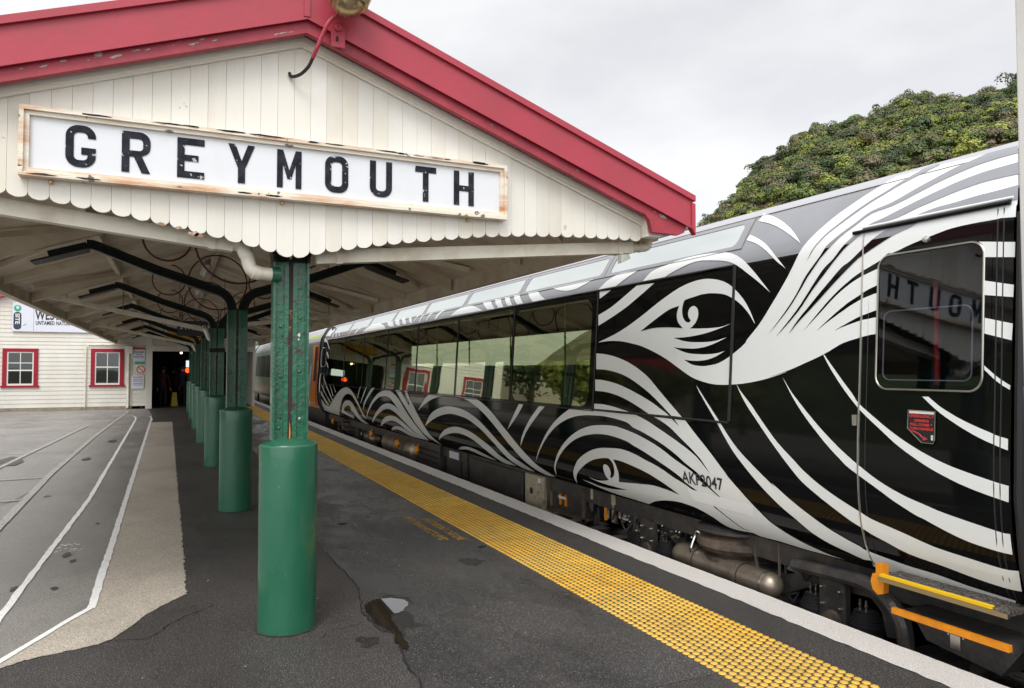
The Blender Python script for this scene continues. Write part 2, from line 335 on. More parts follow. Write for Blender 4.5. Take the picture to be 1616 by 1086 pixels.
# ================================================================== SETTING
m = MB(); m.face([(-1500, -1500, -.85), (2500, -1500, -.85), (2500, 2500, -.85), (-1500, 2500, -.85)], GRASSG); struct('ground', m)
m = MB(); m.face([(3.6, -40, -.78), (12, -40, -.78), (12, 140, -.78), (3.6, 140, -.78)], BALLAST); struct('track_bed', m)
m = MB()
for y in range(-60, 200): m.box((4.5, y * .62, -.8), (6.6, y * .62 + .22, -.70), UNDERB)
struct('railway_sleepers', m)
for x, l in ((4.93, 'steel rail of the track on the platform side under the train'), (6.07, 'steel rail of the track on the hill side under the train')):
    m = MB(); m.box((x - .035, -40, -.60), (x + .035, 140, -.56), RAILM); m.box((x - .01, -40, -.68), (x + .01, 140, -.60), RAILM); m.box((x - .06, -40, -.70), (x + .06, 140, -.68), RAILM)
    tag(m.build('steel_rail'), l, 'rail', 'rails under the train')
# platform slab (top z = 0) with a ragged white lip
m = MB(); m.face([(-.9, -12, 0), (3.95, -12, 0), (3.95, 140, 0), (-.9, 140, 0)], ASPH); m.face([(3.95, -12, 0), (3.95, -12, -.9), (3.95, 140, -.9), (3.95, 140, 0)], CONC); struct('platform', m, fix=False)
m = MB(); m.face([(-70, -30, -.004), (-.9, -30, -.004), (-.9, 80, -.004), (-70, 80, -.004)], CARP)
struct('car_park', m)
def strip(mb, pts, w, z, mt, rag=.006, step=.12):
    # painted line along a polyline with slightly uneven edges
    P = [Vector((a, b, 0)) for a, b in pts]; q = []
    for a, b in zip(P, P[1:]):
        n = max(1, int((b - a).length / step))
        q += [a.lerp(b, i / n) for i in range(n)]
    q.append(P[-1]); Lf = []; Rt = []
    for i, p in enumerate(q):
        d = (q[min(i + 1, len(q) - 1)] - q[max(i - 1, 0)]).normalized(); nn = Vector((-d.y, d.x, 0))
        Lf.append(p + nn * (w / 2 + random.uniform(-rag, rag))); Rt.append(p - nn * (w / 2 + random.uniform(-rag, rag)))
    vs = [(a.x, a.y, z) for a in Lf] + [(a.x, a.y, z) for a in Rt]; k = len(q)
    mb.raw(vs, [(i, i + 1, k + i + 1, k + i) for i in range(k - 1)], mt)
# worn concrete path between car park and platform, ragged towards the platform
pts = [(.023, 25.2), (.08, 13.4), (.1, 9.7), (.113, 7.9), (.113, 6.6), (.12, 5.93)]
edge = []
for (a, b), (c, d) in zip(pts, pts[1:]):
    n = int(abs(d - b) / .035)
    for i in range(n):
        t = i / n; y = b + (d - b) * t; edge.append((a + (c - a) * t + (random.uniform(-.012, .012) + .012 * noise.noise(Vector((0, y * 3, 0)))) * min(1, 12 / y), y))
edge += [p + Vector((random.uniform(-.006, .006), random.uniform(-.01, .01), 0)) for p in smoothpts([(.12, 5.93, 0), (-.102, 5.619, 0), (-.315, 5.14, 0), (-.521, 5.04, 0), (-.70, 4.99, 0), (-.84, 4.90, 0)], 9)]
edge = [(p[0], p[1]) for p in edge]
m = MB(); m.fill([edge + [(-.88, 4.95), (-.49, 5.86), (-.6, 24.9), (-.6, 25.2)]], CONCR, lambda a, b, t: (a, b, .004)); struct('concrete_path', m)
m = MB(); m.face([(-70, -30, -.003), (-1.29, -30, -.003), (-1.29, -29, -.003)], CARP) if False else None
m.fill([[(-1.3, 4.4), (-1.1, 4.45), (-.86, 5.0), (-.49, 5.86), (-.60, 24.9), (-.62, 29), (-.9, 33.9), (-1.3, 33.9)]], CARP, lambda a, b, t: (a, b, .0025)); struct('car_park_edge', m)
m = MB()
strip(m, [(-.59, 24.9), (-.482, 5.84)], .055, .008, PAINTW); strip(m, [(-.49, 5.86), (-.86, 5.0), (-1.1, 4.45)], .042, .0085, PAINTW)
strip(m, [(-.60, 24.9), (-.585, 26.6), (-.66, 28.4), (-.78, 28.5)], .05, .008, PAINTW)
strip(m, [(-1.02, 5.6), (-.93, 10.64), (-1.0, 20), (-1.05, 26.6)], .05, .008, PAINTW); strip(m, [(-1.05, 26.6), (-1.12, 28.2), (-1.25, 28.9), (-1.9, 29.1)], .05, .0085, PAINTW)
strip(m, [(-1.60, 8.6), (-1.71, 13.6), (-1.70, 20.7), (-1.5, 32.7)], .09, .008, PAINTWOLD)
strip(m, [(-1.70, 11.0), (-3.6, 10.7)], .07, .009, PAINTWOLD); strip(m, [(-1.74, 13.1), (-4.6, 12.9)], .07, .009, PAINTWOLD)
strip(m, [(-1.6, 28.4), (-8, 27.2)], .08, .009, PAINTWOLD); strip(m, [(-1.3, 31.4), (-8, 31.9)], .08, .009, PAINTWOLD); strip(m, [(-2.6, 14.5), (-2.2, 24.5)], .08, .009, PAINTWOLD)
strip(m, [(-1.72, 17), (-4.6, 17)], .05, .009, PAINTWOLD)
struct('painted_parking_lines', m)
# white platform edge
m = MB(); a = []; b = []; n = 900
for i in range(n + 1):
    y = -4 + (i / n) ** 1.6 * 120; a.append((3.675 + random.uniform(-.009, .009) + .012 * noise.noise(Vector((y * .8, 0, 0))), y)); b.append((3.945 + random.uniform(-.004, .004), y))
m.raw([(x, y, .005) for x, y in a] + [(x, y, .005) for x, y in b] + [(x + .004, y, -.14) for x, y in b], [(i, i + 1, n + 2 + i, n + 1 + i) for i in range(n)] + [(n + 1 + i, n + 2 + i, 2 * n + 3 + i, 2 * n + 2 + i) for i in range(n)], EDGEW)
struct('platform_edge_paint', m)
# tactile strip: raised round studs, thirteen rows
m = MB(); vs = []; fs = []; ft = []; tk = {}; ry_ = 0
y = 1.6; row = 0
while y < 34.5:
    near = y < 9; k = 12 if near else 6
    for j in range(13):
        cx = 2.728 + j * .0502; cy = y + (.0255 if j % 2 else 0); r = .0217
        i0 = len(vs); f0 = len(fs); kk = (row // 12, j // 7); tk.setdefault(kk, random.choice((0, 0, 1, 1, 2))); cx += random.uniform(-.0006, .0006) + (.003 if j > 6 else 0); prof = ((r, .0), (r * .93, .004), (r * .55, .0062)) if near else ((r, .001), (r * .8, .006))
        for rr, h in prof: vs += [(cx + rr * math.cos(6.2832 * q / k), cy + rr * 1.04 * math.sin(6.2832 * q / k), h) for q in range(k)]
        for g in range(len(prof) - 1): fs += [(i0 + g * k + q, i0 + g * k + (q + 1) % k, i0 + (g + 1) * k + (q + 1) % k, i0 + (g + 1) * k + q) for q in range(k)]
        fs.append(tuple(i0 + (len(prof) - 1) * k + q for q in range(k))); ft += [tk[kk]] * (len(fs) - f0)
    row += 1; y += .051 + (.004 if row % 12 == 0 else 0)
for k_ in range(3):
    sel = [f for f, t_ in zip(fs, ft) if t_ == k_]; m.raw(vs if k_ == 0 else [], [], TACTS[k_])
    m.f += sel; m.m += [m.mi(TACTS[k_])] * len(sel)
m.face([(2.70, 34.5, .004), (3.355, 34.5, .004), (3.355, 120, .004), (2.70, 120, .004)], TACT)
struct('tactile_strip', m, smooth=60, fix=False)
# stencilled writing, read facing the train
m = MB()
text(m, 'WAIT BEHIND THIS LINE', .125, YTEXT, lambda x, y: (2.50 + y * 1.0 - x * -.02, 7.78 - x, .005), wx=.80, bold=.004)
text(m, 'UNTIL TRAIN HAS STOPPED', .125, YTEXT, lambda x, y: (2.335 + y * 1.0 - x * -.02, 7.98 - x, .005), wx=.80, bold=.004)
struct('platform_stencil_writing', m)
# smoother damp asphalt trench with a crack and a puddle
cr = smoothpts([(1.16, 3.2, 0), (1.2, 3.75, 0), (1.235, 4.2, 0), (1.285, 4.5, 0), (1.21, 4.8, 0), (1.19, 5.02, 0), (1.26, 5.35, 0), (1.30, 5.8, 0), (1.28, 6.6, 0), (1.30, 7.6, 0), (1.4, 9.5, 0), (1.5, 14, 0), (1.5, 33, 0)], 10)
ed = [(p.x + random.uniform(-.012, .012), p.y) for p in cr]
m = MB(); m.fill([ed + [(2.69, 33), (2.69, 3.2)]], ASPHW, lambda a, b, t: (a, b, .002)); struct('damp_asphalt_patch', m)
m = MB()
def crack(pts, w0, rag=.012):
    q = smoothpts([(a, b, 0) for a, b in pts], 8); vs = []
    for i, p in enumerate(q):
        p = p + Vector((random.uniform(-rag, rag), random.uniform(-rag, rag), 0)); d = (q[min(i + 1, len(q) - 1)] - q[max(0, i - 1)]).normalized(); w = w0 * random.uniform(.3, 1.2)
        vs += [(p.x - d.y * w, p.y + d.x * w, .0045), (p.x + d.y * w, p.y - d.x * w, .0045)]
    m.raw(vs, [(2 * i, 2 * i + 1, 2 * i + 3, 2 * i + 2) for i in range(len(q) - 1)], CRACK)
crack([(1.16, 3.2), (1.2, 3.75), (1.235, 4.2), (1.285, 4.5), (1.21, 4.8), (1.19, 5.02)], .007); crack([(1.19, 5.02), (1.26, 5.35), (1.30, 5.8), (1.28, 6.6)], .004)
crack([(-.3, 5.1), (-.1, 5.08), (.0, 5.28), (.12, 5.42)], .004); crack([(.12, 5.42), (.3, 5.6)], .003); crack([(1.2, 4.8), (.95, 4.72), (.85, 4.62)], .003)
crack([(3.69, 4.3), (3.72, 4.22), (3.80, 4.2), (3.88, 4.1), (3.94, 4.12)], .003, .006); crack([(-2.2, 9.0), (-1.7, 12.0), (-1.75, 17)], .006, .03)
for (x, y, s) in ((1.66, 7.9, .07), (2.62, 6.35, .06)): m.fill([[(x + s * math.cos(t * .7) * random.uniform(.4, 1), y + s * .8 * math.sin(t * .7) * random.uniform(.4, 1)) for t in range(9)]], CRACK, lambda a, b, t: (a, b, .0045))
struct('asphalt_cracks', m)
m = MB()
pud = [p + Vector((random.uniform(-.008, .008), random.uniform(-.012, .012), 0)) for p in smoothpts([(1.235, 5.12, 0), (1.30, 5.2, 0), (1.42, 5.22, 0), (1.53, 5.1, 0), (1.47, 4.93, 0), (1.39, 4.87, 0), (1.35, 4.86, 0), (1.33, 4.70, 0), (1.315, 4.5, 0), (1.295, 4.28, 0), (1.265, 4.22, 0), (1.245, 4.35, 0), (1.275, 4.5, 0), (1.26, 4.62, 0), (1.22, 4.75, 0), (1.22, 4.95, 0)], 7, True)]
m.fill([[(p.x, p.y) for p in pud]], WETP, lambda a, b, t: (a, b, .0055)); struct('puddle', m)

m = MB()
for (x, y, s_, q_) in ((1.34, 4.75, .2, 2.0), (1.45, 5.15, .17, 1.2), (1.55, 6.9, .16, 1.5), (2.35, 5.9, .14, 1.4), (1.9, 9.4, .25, 2), (2.2, 11.5, .3, 2.5), (1.7, 12.6, .2, 2), (1.9, 8.3, .12, 1.5), (1.1, 4.45, .09, 1.3)):
    m.fill([[(x + s_ * math.cos(t * .35) * (.7 + .5 * noise.noise(Vector((x * 3, t * .6, 1)))), y + s_ * q_ * math.sin(t * .35) * (.7 + .5 * noise.noise(Vector((y * 3, t * .6, 5))))) for t in range(18)]], DAMP, lambda a, b, t: (a, b, .0032))
struct('damp_stains', m)
m = MB()
for k_ in range(120):
    x = random.uniform(-.2, 3.6); y = 3.2 + 9 * random.random() ** 1.6; s_ = random.uniform(.003, .0085)
    if 2.68 < x < 3.38: continue
    m.fill([[(x + s_ * math.cos(t * 1.05) * random.uniform(.6, 1.2), y + s_ * math.sin(t * 1.05) * random.uniform(.6, 1.2)) for t in range(6)]], random.choice((PAINTW, CONCR, CHIPG)), lambda a, b, t: (a, b, .0052))
tag(struct('pale_grit', m), kind='stuff')
m = MB()
for (x, y, s_, q_) in ((-1.45, 11.2, .05, 1), (-1.05, 6.6, .03, 3), (-.82, 7.6, .04, 2.5), (-.75, 7.35, .03, 2), (-1.4, 15.5, .08, 3), (-1.2, 19, .12, 3), (-2.4, 10.2, .3, 2), (-.78, 6.5, .03, 2), (-.7, 9.0, .02, 3), (-2.7, 15.5, .3, 3)):
    m.fill([[(x + s_ * math.cos(t * .52) * random.uniform(.5, 1.2), y + s_ * q_ * math.sin(t * .52) * random.uniform(.5, 1.2)) for t in range(12)]], STAIN, lambda a, b, t: (a, b, .0065))
for k_ in range(40):
    x = random.uniform(-1.02, -.72); y = 7.9 + random.uniform(-.18, .18); s_ = random.uniform(.004, .016); m.fill([[(x + s_ * math.cos(t) * 1.4, y + s_ * math.sin(t)) for t in range(6)]], PAINTW, lambda a, b, t: (a, b, .0068))
struct('car_park_stains', m)
# ================================================================== CANOPY
CX = .69
def zceil(x): return 3.80 - .357 * abs(x - CX)
XL, XR = -2.06, 3.42
can = empty('platform_canopy', (CX, 4.75, 2.4), 'long pitched platform canopy with cream scalloped gable and dark red bargeboards', 'canopy')
# gable boards with scalloped ends
CZ = [(0, 2.332), (.2, 2.384), (.4, 2.424), (.6, 2.462), (.8, 2.496), (1.0, 2.525), (1.25, 2.562), (1.55, 2.592), (1.8, 2.608), (2.1, 2.624), (2.7, 2.634)]
def cz(d):
    for (a, b), (c, e) in zip(CZ, CZ[1:]):
        if d <= c: return b + (e - b) * (d - a) / (c - a)
    return CZ[-1][1]
m = MB(); P = .1; k0 = -26
x = .672 + k0 * P
while x < 3.27:
    xa, xb = x + .0007, x + P - .0007; xc = (xa + xb) / 2; zt = cz(abs(xc - .672)); dz = (cz(abs(xb - .672)) - cz(abs(xa - .672))) * .8
    r = (xb - xa) / 2; poly = []
    for i in range(11):
        a = math.pi + math.pi * i / 10; u = math.cos(a)
        poly.append((xc + r * u, zt + .034 + .034 * math.sin(a) + dz * u / 2 + random.uniform(-.0008, .0008)))
    top = lambda q: 3.84 - .36 * abs(q - .71)
    up = [(xb, top(xb)), (xa, top(xa))] if not (xa < .71 < xb) else [(xb, top(xb)), (.71, top(.71)), (xa, top(xa))]
    y0 = 4.71 + random.uniform(-.0015, .0015)
    m.prism(poly + up, .02, random.choice((CREAM, CREAM, CREAM2, CREAM3)), lambda a, b, t, y0=y0: (a, y0 + t, b))
    x += P
m.fill([[(-1.93, 2.72), (.6, 2.46), (.75, 2.46), (3.27, 2.72), (3.27, top(3.27)), (.71, top(.71)), (-1.93, top(-1.93))]], GROOVE, lambda a, b, t: (a, 4.7335 + t, b), .01)
for xx, zz, s in ((-.07, 2.49, .028), (.02, 2.475, .025), (.1, 2.445, .04), (.13, 2.44, .03)):
    m.fill([[(xx + s * math.cos(t * .6) * random.uniform(.5, 1.1), zz + s * .5 * math.sin(t * .6) * random.uniform(.4, 1.1)) for t in range(10)]], CHIP, lambda a, b, t: (a, 4.7075, b))
m.build('gable_boards', can)
# cream trim under the barge, soffit
m = MB()
for sx in (-1, 1):
    xe = 3.30 if sx > 0 else -1.95
    for (o, h, y0, y1) in ((-.03, .045, 4.668, 4.704), (-.048, .02, 4.690, 4.7045)):
        f = lambda q: 3.72 - .36 * abs(q - .71) + o
        m.prism([(.71, f(.71)), (xe, f(xe)), (xe, f(xe) + h), (.71, f(.71) + h)], y1 - y0, CREAM, lambda a, b, t, y0=y0: (a, y0 + t, b))
m.build('gable_trim', can)
# bargeboards: worn lower board, flashing above with folded lip
for sx in (-1, 1):
    xe = 3.64 if sx > 0 else -2.24
    lo = lambda q: 3.715 - .363 * abs(q - .722)
    m = MB(); w0 = .085 / math.cos(.35)
    if sx > 0:
        tail = [(3.15, lo(3.15)), (3.215, 2.815), (3.255, 2.77), (3.27, 2.725), (3.28, 2.682), (3.53, 2.680), (3.575, 2.70), (3.60, lo(3.60) + w0)]
    else:
        tail = [(-1.70, lo(-1.70)), (-1.77, 2.815), (-1.81, 2.77), (-1.83, 2.725), (-1.84, 2.682), (-2.09, 2.680), (-2.135, 2.70), (-2.16, lo(-2.16) + w0)]
    m.prism([(.722, lo(.722))] + tail + [(.722, lo(.722) + w0)], .045, REDW, lambda a, b, t: (a, 4.57 + t, b))
    lab_ = 'lower red board on the right slope with curved foot' if sx > 0 else 'lower red board on the left slope with chipped paint'
    ch = [(-.646, .02), (-.56, .014), (-.311, .024), (-.21, .016), (-.15, .012), (.085, .02), (.133, .014), (.196, .014), (.011, .01), (.54, .014), (.58, .02), (-.404, .008), (-.44, .008), (.63, .012), (-.75, .01), (-.02, .007)] if sx < 0 else [(3.377, .03), (1.96, .01), (2.63, .008), (3.3, .01), (2.9, .006)]
    for cx_, s_ in ch:
        zc_ = lo(cx_) + (.02 if (cx_ > .5 and sx < 0) else w0 - .022 - random.random() * .03)
        m.fill([[(cx_ + 1.5 * s_ * math.cos(t * .63) * random.uniform(.4, 1.1), zc_ + .45 * s_ * math.sin(t * .63) * random.uniform(.4, 1.1) - (.36 * 1.5 * s_ * math.cos(t * .63) * (1 if sx > 0 else -1))) for t in range(10)]], CHIPG, lambda a, b, t: (a, 4.5685, b))
    m.build('bargeboard', can)['label'] = lab_
    m = MB(); f = lambda q, o: lo(q) + o; e = xe
    m.prism([(.722, f(.722, w0 - .012)), (e, f(e, w0 - .012)), (e, f(e, w0 - .03 + .26)), (.722, f(.722, w0 + .23))], .018, RED, lambda a, b, t: (a, 4.545 + t, b))
    m.prism([(.722, f(.722, w0 - .018)), (e, f(e, w0 - .018)), (e, f(e, w0 - .004)), (.722, f(.722, w0 - .004))], .012, RED, lambda a, b, t: (a, 4.538 + t, b))
    m.prism([(.722, f(.722, w0 + .2)), (e + sx * .012, f(e, w0 + .195)), (e + sx * .012, f(e, w0 + .24)), (.722, f(.722, w0 + .245))], .03, RED, lambda a, b, t: (a, 4.522 + t, b))
    if sx > 0: m.prism([(3.625, 2.735), (3.66, 2.685), (3.66, 2.925), (3.625, 2.935)], .05, RED, lambda a, b, t: (a, 4.535 + t, b))
    m.build('roof_flashing', can)
m = MB(); m.box((.70, 4.532, 3.80), (.735, 4.548, 4.05), RED); m.build('ridge_joint', can)
# roof sheet, ceiling boards, rafters
m = MB()
for sx in (-1, 1):
    xe = XR + .2 if sx > 0 else XL - .2; f = lambda q: 4.00 - .36 * abs(q - CX)
    m.prism([(CX, f(CX)), (xe, f(xe)), (xe, f(xe) - .03), (CX, f(CX) - .03)], 29.3, RED, lambda a, b, t: (a, 4.58 + t, b))
m.build('roof_sheet', can)
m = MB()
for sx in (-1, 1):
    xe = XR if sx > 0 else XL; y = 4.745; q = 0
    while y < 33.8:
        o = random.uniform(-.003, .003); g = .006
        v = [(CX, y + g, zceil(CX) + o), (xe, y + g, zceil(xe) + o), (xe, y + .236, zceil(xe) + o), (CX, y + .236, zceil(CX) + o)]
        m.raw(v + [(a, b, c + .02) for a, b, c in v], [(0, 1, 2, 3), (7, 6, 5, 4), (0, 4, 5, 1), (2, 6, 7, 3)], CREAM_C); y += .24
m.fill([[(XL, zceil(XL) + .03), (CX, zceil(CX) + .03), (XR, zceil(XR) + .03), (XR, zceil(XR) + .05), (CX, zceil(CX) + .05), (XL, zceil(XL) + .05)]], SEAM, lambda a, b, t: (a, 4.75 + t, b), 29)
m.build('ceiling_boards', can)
PY = [4.94 + 4.31 * k for k in range(7)]
for y in [PY[0] + .2] + PY[1:]:
    for sx in (-1, 1):
        xe = XR - .06 if sx > 0 else XL + .06; m = MB()
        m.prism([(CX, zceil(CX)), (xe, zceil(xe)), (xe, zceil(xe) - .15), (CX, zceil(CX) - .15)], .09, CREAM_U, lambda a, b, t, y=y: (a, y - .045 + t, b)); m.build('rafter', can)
for i in range(6):
    for sx in (-1, 1):
        for d in (1.5,):
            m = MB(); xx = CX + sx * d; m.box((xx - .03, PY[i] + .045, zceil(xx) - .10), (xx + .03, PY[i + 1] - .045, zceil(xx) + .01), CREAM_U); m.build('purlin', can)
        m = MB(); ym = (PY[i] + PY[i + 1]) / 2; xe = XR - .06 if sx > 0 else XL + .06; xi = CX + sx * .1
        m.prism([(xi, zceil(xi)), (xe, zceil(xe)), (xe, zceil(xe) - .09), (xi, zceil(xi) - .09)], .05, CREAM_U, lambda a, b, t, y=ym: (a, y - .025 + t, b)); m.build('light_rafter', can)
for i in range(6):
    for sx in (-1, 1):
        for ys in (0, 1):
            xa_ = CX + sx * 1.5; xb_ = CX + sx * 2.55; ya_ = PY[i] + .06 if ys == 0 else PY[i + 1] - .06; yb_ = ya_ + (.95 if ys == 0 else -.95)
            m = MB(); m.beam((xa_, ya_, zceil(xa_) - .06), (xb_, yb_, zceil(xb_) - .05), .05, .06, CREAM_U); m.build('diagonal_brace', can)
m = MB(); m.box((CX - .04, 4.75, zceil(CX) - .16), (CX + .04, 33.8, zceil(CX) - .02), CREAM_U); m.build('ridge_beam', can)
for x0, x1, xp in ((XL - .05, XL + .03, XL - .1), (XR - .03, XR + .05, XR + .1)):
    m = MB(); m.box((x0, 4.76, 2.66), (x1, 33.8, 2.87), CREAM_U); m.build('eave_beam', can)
    m = MB(); m.box((x0 - .10, 4.74, 2.705), (x0 - .003, 33.8, 2.74), CREAM_U) if x0 < 0 else m.box((x1 + .003, 4.74, 2.705), (x1 + .10, 33.8, 2.74), CREAM_U)
    xg0, xg1 = (x0 - .2, x0 - .09) if x0 < 0 else (x1 + .09, x1 + .2)
    m.box((xg0, 4.62, 2.74), (xg1, 33.8, 2.85), GUTTER); m.build('gutter', can)
m = MB(); m.prism([(3.275, 2.66), (3.40, 2.66), (3.44, 2.70), (3.40, 2.80), (3.35, 2.84), (3.275, 2.86)], .09, CREAM, lambda a, b, t: (a, 4.63 + t, b)); m.build('eave_return', can)
# transverse drain pipes falling to the post heads
def hpipe(y, x0, z0, x1, z1, s, nm='drain_pipe', w=.085):
    m = MB(); m.beam((x0, y, z0), (x1, y, z1), w, s, GUTTER)
    for t in ((.06, .95) if x1 < x0 or True else ()):
        a = Vector((x0, y, z0)).lerp(Vector((x1, y, z1)), t); d = (Vector((x1, y, z1)) - Vector((x0, y, z0))).normalized() * .02
        m.beam(a - d, a + d, w + .012, s + .012, GUTTER)
    return m.build(nm, can)
hpipe(4.85, -2.05, 2.665, .33, 2.418, .09); hpipe(4.85, .83, 2.37, 3.27, 2.602, .088)
m = MB(); m.tube(smoothpts([(3.25, 4.85, 2.602), (3.38, 4.85, 2.612), (3.43, 4.85, 2.63), (3.44, 4.85, 2.68), (3.44, 4.85, 2.76)], 5), .034, GUTTER, 14); m.tube([(3.27, 4.85, 2.603), (3.31, 4.85, 2.606)], .04, GUTTER, 14); m.tube([(3.34, 4.85, 2.61), (3.36, 4.85, 2.612)], .039, GUTTER, 14)
m.build('drain_elbow', can, smooth=True)
m = MB(); m.tube(smoothpts([(.33, 4.85, 2.425), (.375, 4.85, 2.415), (.41, 4.85, 2.37), (.425, 4.855, 2.31), (.445, 4.86, 2.27), (.49, 4.87, 2.255), (.57, 4.88, 2.252)], 6), .042, PVC, 16)
m.tube([(.395, 4.85, 2.395), (.417, 4.85, 2.35)], .046, PVC, 16); m.tube([(.45, 4.86, 2.262), (.49, 4.87, 2.253)], .0465, PVC, 16); m.build('drain_elbow', can, smooth=50)
m = MB(); m.tube([(.56, 4.88, 2.252), (.61, 4.89, 2.252)], .05, GREEN, 16); m.build('pipe_socket', can, smooth=True)
for yy in (PY[2] + .1, PY[4] + .1):
    hpipe(yy, XL, 2.86, .45, 2.33, .07); hpipe(yy, .93, 2.40, XR + .1, 2.72, .07)
    m = MB(); m.tube(smoothpts([(.42, yy, 2.335), (.5, yy, 2.32), (.54, yy, 2.24), (.57, yy, 2.17), (.62, yy, 2.16)], 5), .04, PVC, 10); m.build('drain_elbow', can, smooth=True)
    for xx in (-1.55, -.75, 2.6):
        zz = 2.86 - (xx - XL) * .21 if xx < CX else 2.40 + (xx - .93) * .129
        m = MB(); m.tube([(xx, yy, zz), (xx, yy, zceil(xx))], .008, SEAM, 6); m.build('hanging_rod', can)
# unlit tube lamps on the ceiling ridge
for i, y in enumerate((11.6, 16.0, 20.4)):
    lt = empty('tube_lamp', (CX - .12, y, 3.55), ['nearest unlit tube lamp under the canopy ridge', 'middle unlit tube lamp under the canopy ridge', 'farthest unlit tube lamp under the canopy ridge'][i], 'lamp', 'tube lamps under the canopy')
    m = MB(); m.box((CX - .19, y - .65, 3.60), (CX - .05, y + .65, 3.66), SASH); m.build('housing', lt)
    m = MB(); m.tube([(CX - .12, y - .6, 3.575), (CX - .12, y + .6, 3.575)], .028, TUBE, 10); m.build('tube', lt, smooth=True)

# ---- posts: two bent rails back to back, painted sleeve, arms and iron hoops
def arm_path(sx, first):
    P = [(CX + sx * .06, 1.12), (CX + sx * .06, 2.34)]
    for i in range(1, 8):
        t = i / 7; a = t * 1.22; P.append((CX + sx * (.06 + .24 * (1 - math.cos(a))), 2.34 + .24 * math.sin(a)))
    P += [(CX + sx * .85, 2.765), (CX + sx * 1.42, 2.985)]
    P += [(CX + sx * 1.50, 3.012), (CX + sx * 1.56, 3.012)]
    P += [(CX + sx * 2.08, 2.835)]
    return P
LABP = ['nearest green post with tall round sleeve beside the yellow studs', 'second green post from the front, sleeve overlapped by the nearest one', 'third green post from the front with a narrow clamp band', 'fourth green post from the front along the platform', 'fifth green post from the front, mostly hidden', 'sixth green post from the front, near the building', 'farthest green post beside the dark opening']
def make_post(y):
    pr = empty('canopy_post', (CX, y, 0), LABP[0], 'post', 'green canopy posts in a row')
    m = MB(); pf = [(.182, 0.0), (.1825, .02), (.181, .5), (.1815, 1.0), (.1815, 1.155), (.179, 1.167), (.174, 1.171), (.10, 1.20), (.0, 1.205)]
    m.lathe(pf, (CX, y, 0), GREEN, 56, cap=False); m.build('sleeve', pr, smooth=50)
    m = MB(); m.fill([[(CX + (.20 + .018 * noise.noise(Vector((t * .9, 0, 0)))) * math.cos(t * .19635), y + (.20 + .018 * noise.noise(Vector((t * .9, 4, 0)))) * math.sin(t * .19635)) for t in range(32)]], STAIN, lambda a, b, t: (a, b, .0042)); m.build('base_grime', pr)
    for sx in (-1, 1):
        P = arm_path(sx, True); s = 1 if sx < 0 else -1; m = MB()
        cut = [p for p in P]; low = P[:2]; 
        m.sweep(low, s * .038, s * .052, y - .058, y + .058, GREENR); m.sweep(low, s * .030, s * .038, y - .03, y + .03, GREENR); m.sweep(low, s * -.035, s * .03, y - .02, y + .02, GREENR); m.sweep(low, s * -.047, s * -.02, y - .036, y + .036, GREENR)
        r = m.build('rail_upright', pr)
        m = MB()
        m.sweep(P[1:], s * .036, s * .054, y - .075, y + .075, DKGREEN); m.sweep(P[1:-1], s * -.03, s * .036, y - .016, y + .016, DKGREEN); m.sweep(P[1:-1], s * -.05, s * -.026, y - .045, y + .045, DKGREEN); m.sweep(P[-2:], s * .0545, s * .066, y - .15, y + .15, DKGREEN); m.sweep([P[-2], (P[-2][0] * .3 + P[-1][0] * .7, P[-2][1] * .3 + P[-1][1] * .7)], s * -.03, s * .036, y - .02, y + .02, DKGREEN)
        arm = m.build('arm', pr)
        m = MB(); e = (CX + sx * 2.0, 2.862)
        m.lathe([(.014, -.006), (.014, .02), (.006, .024)], (e[0], y, e[1] - .062), CHROME, 8); m.build('bolt', arm)
        m = MB(); c = (CX + sx * .76, 3.14); m.tube([(c[0] + .255 * math.cos(a * .2618), y, c[1] + .255 * math.sin(a * .2618)) for a in range(24)], .012, HOOP, 7, closed=True); m.build('hoop', pr, smooth=True)
    m = MB(); m.tube([(CX + .47 * math.cos(a * .19635), y, 3.13 + .47 * math.sin(a * .19635)) for a in range(32)], .013, HOOP, 7, closed=True); m.build('hoop', pr, smooth=True)
    m = MB()
    for z in (1.3, 1.62, 1.95, 2.2):
        for sx in (-1, 1): m = MB(); m.lathe([(.009, 0), (.008, -.008), (.003, -.011)], (CX + sx * .062 + random.uniform(-.004, .004), y - .021, z + random.uniform(-.03, .03)), GREENR, 8, 'y'); m.build('rivet', pr)
    m = MB(); m.box((CX - .013, y - .03, 1.17), (CX + .013, y + .03, 2.36), RUSTGAP); m.build('gap_packing', pr)
    return pr
p0 = make_post(PY[0])
for i in range(1, 7):
    c = copy_tree(p0, (CX, PY[i], 0)); c['label'] = LABP[i]
    if i == 2:
        m = MB(); m.box((CX - .125, PY[i] - .07, 1.93), (CX + .125, PY[i] + .07, 2.0), DKGREEN); m.build('clamp_band', c)
# front post only: paint chips
m = MB()
for (xx, zz, s, mt) in ((.745, 1.87, .012, SASH), (.742, 1.84, .008, SASH), (.752, 1.33, .007, SASH), (.64, 1.86, .007, CRACK), (.633, 1.33, .007, CRACK)):
    m = MB(); m.fill([[(xx + s * math.cos(t * .7) * random.uniform(.6, 1.1), zz + s * math.sin(t * .7) * random.uniform(.6, 1.3)) for t in range(9)]], mt, lambda a, b, t: (a, PY[0] - .0225, b)); m.build('paint_chip', p0)
m = MB(); m.fill([[(.686, 1.20), (.693, 1.195), (.695, 1.24), (.692, 1.29), (.688, 1.31), (.687, 1.26)]], ORANGE, lambda a, b, t: (a, PY[0] - .040 + t, b), .006); m.build('orange_sealant', p0)

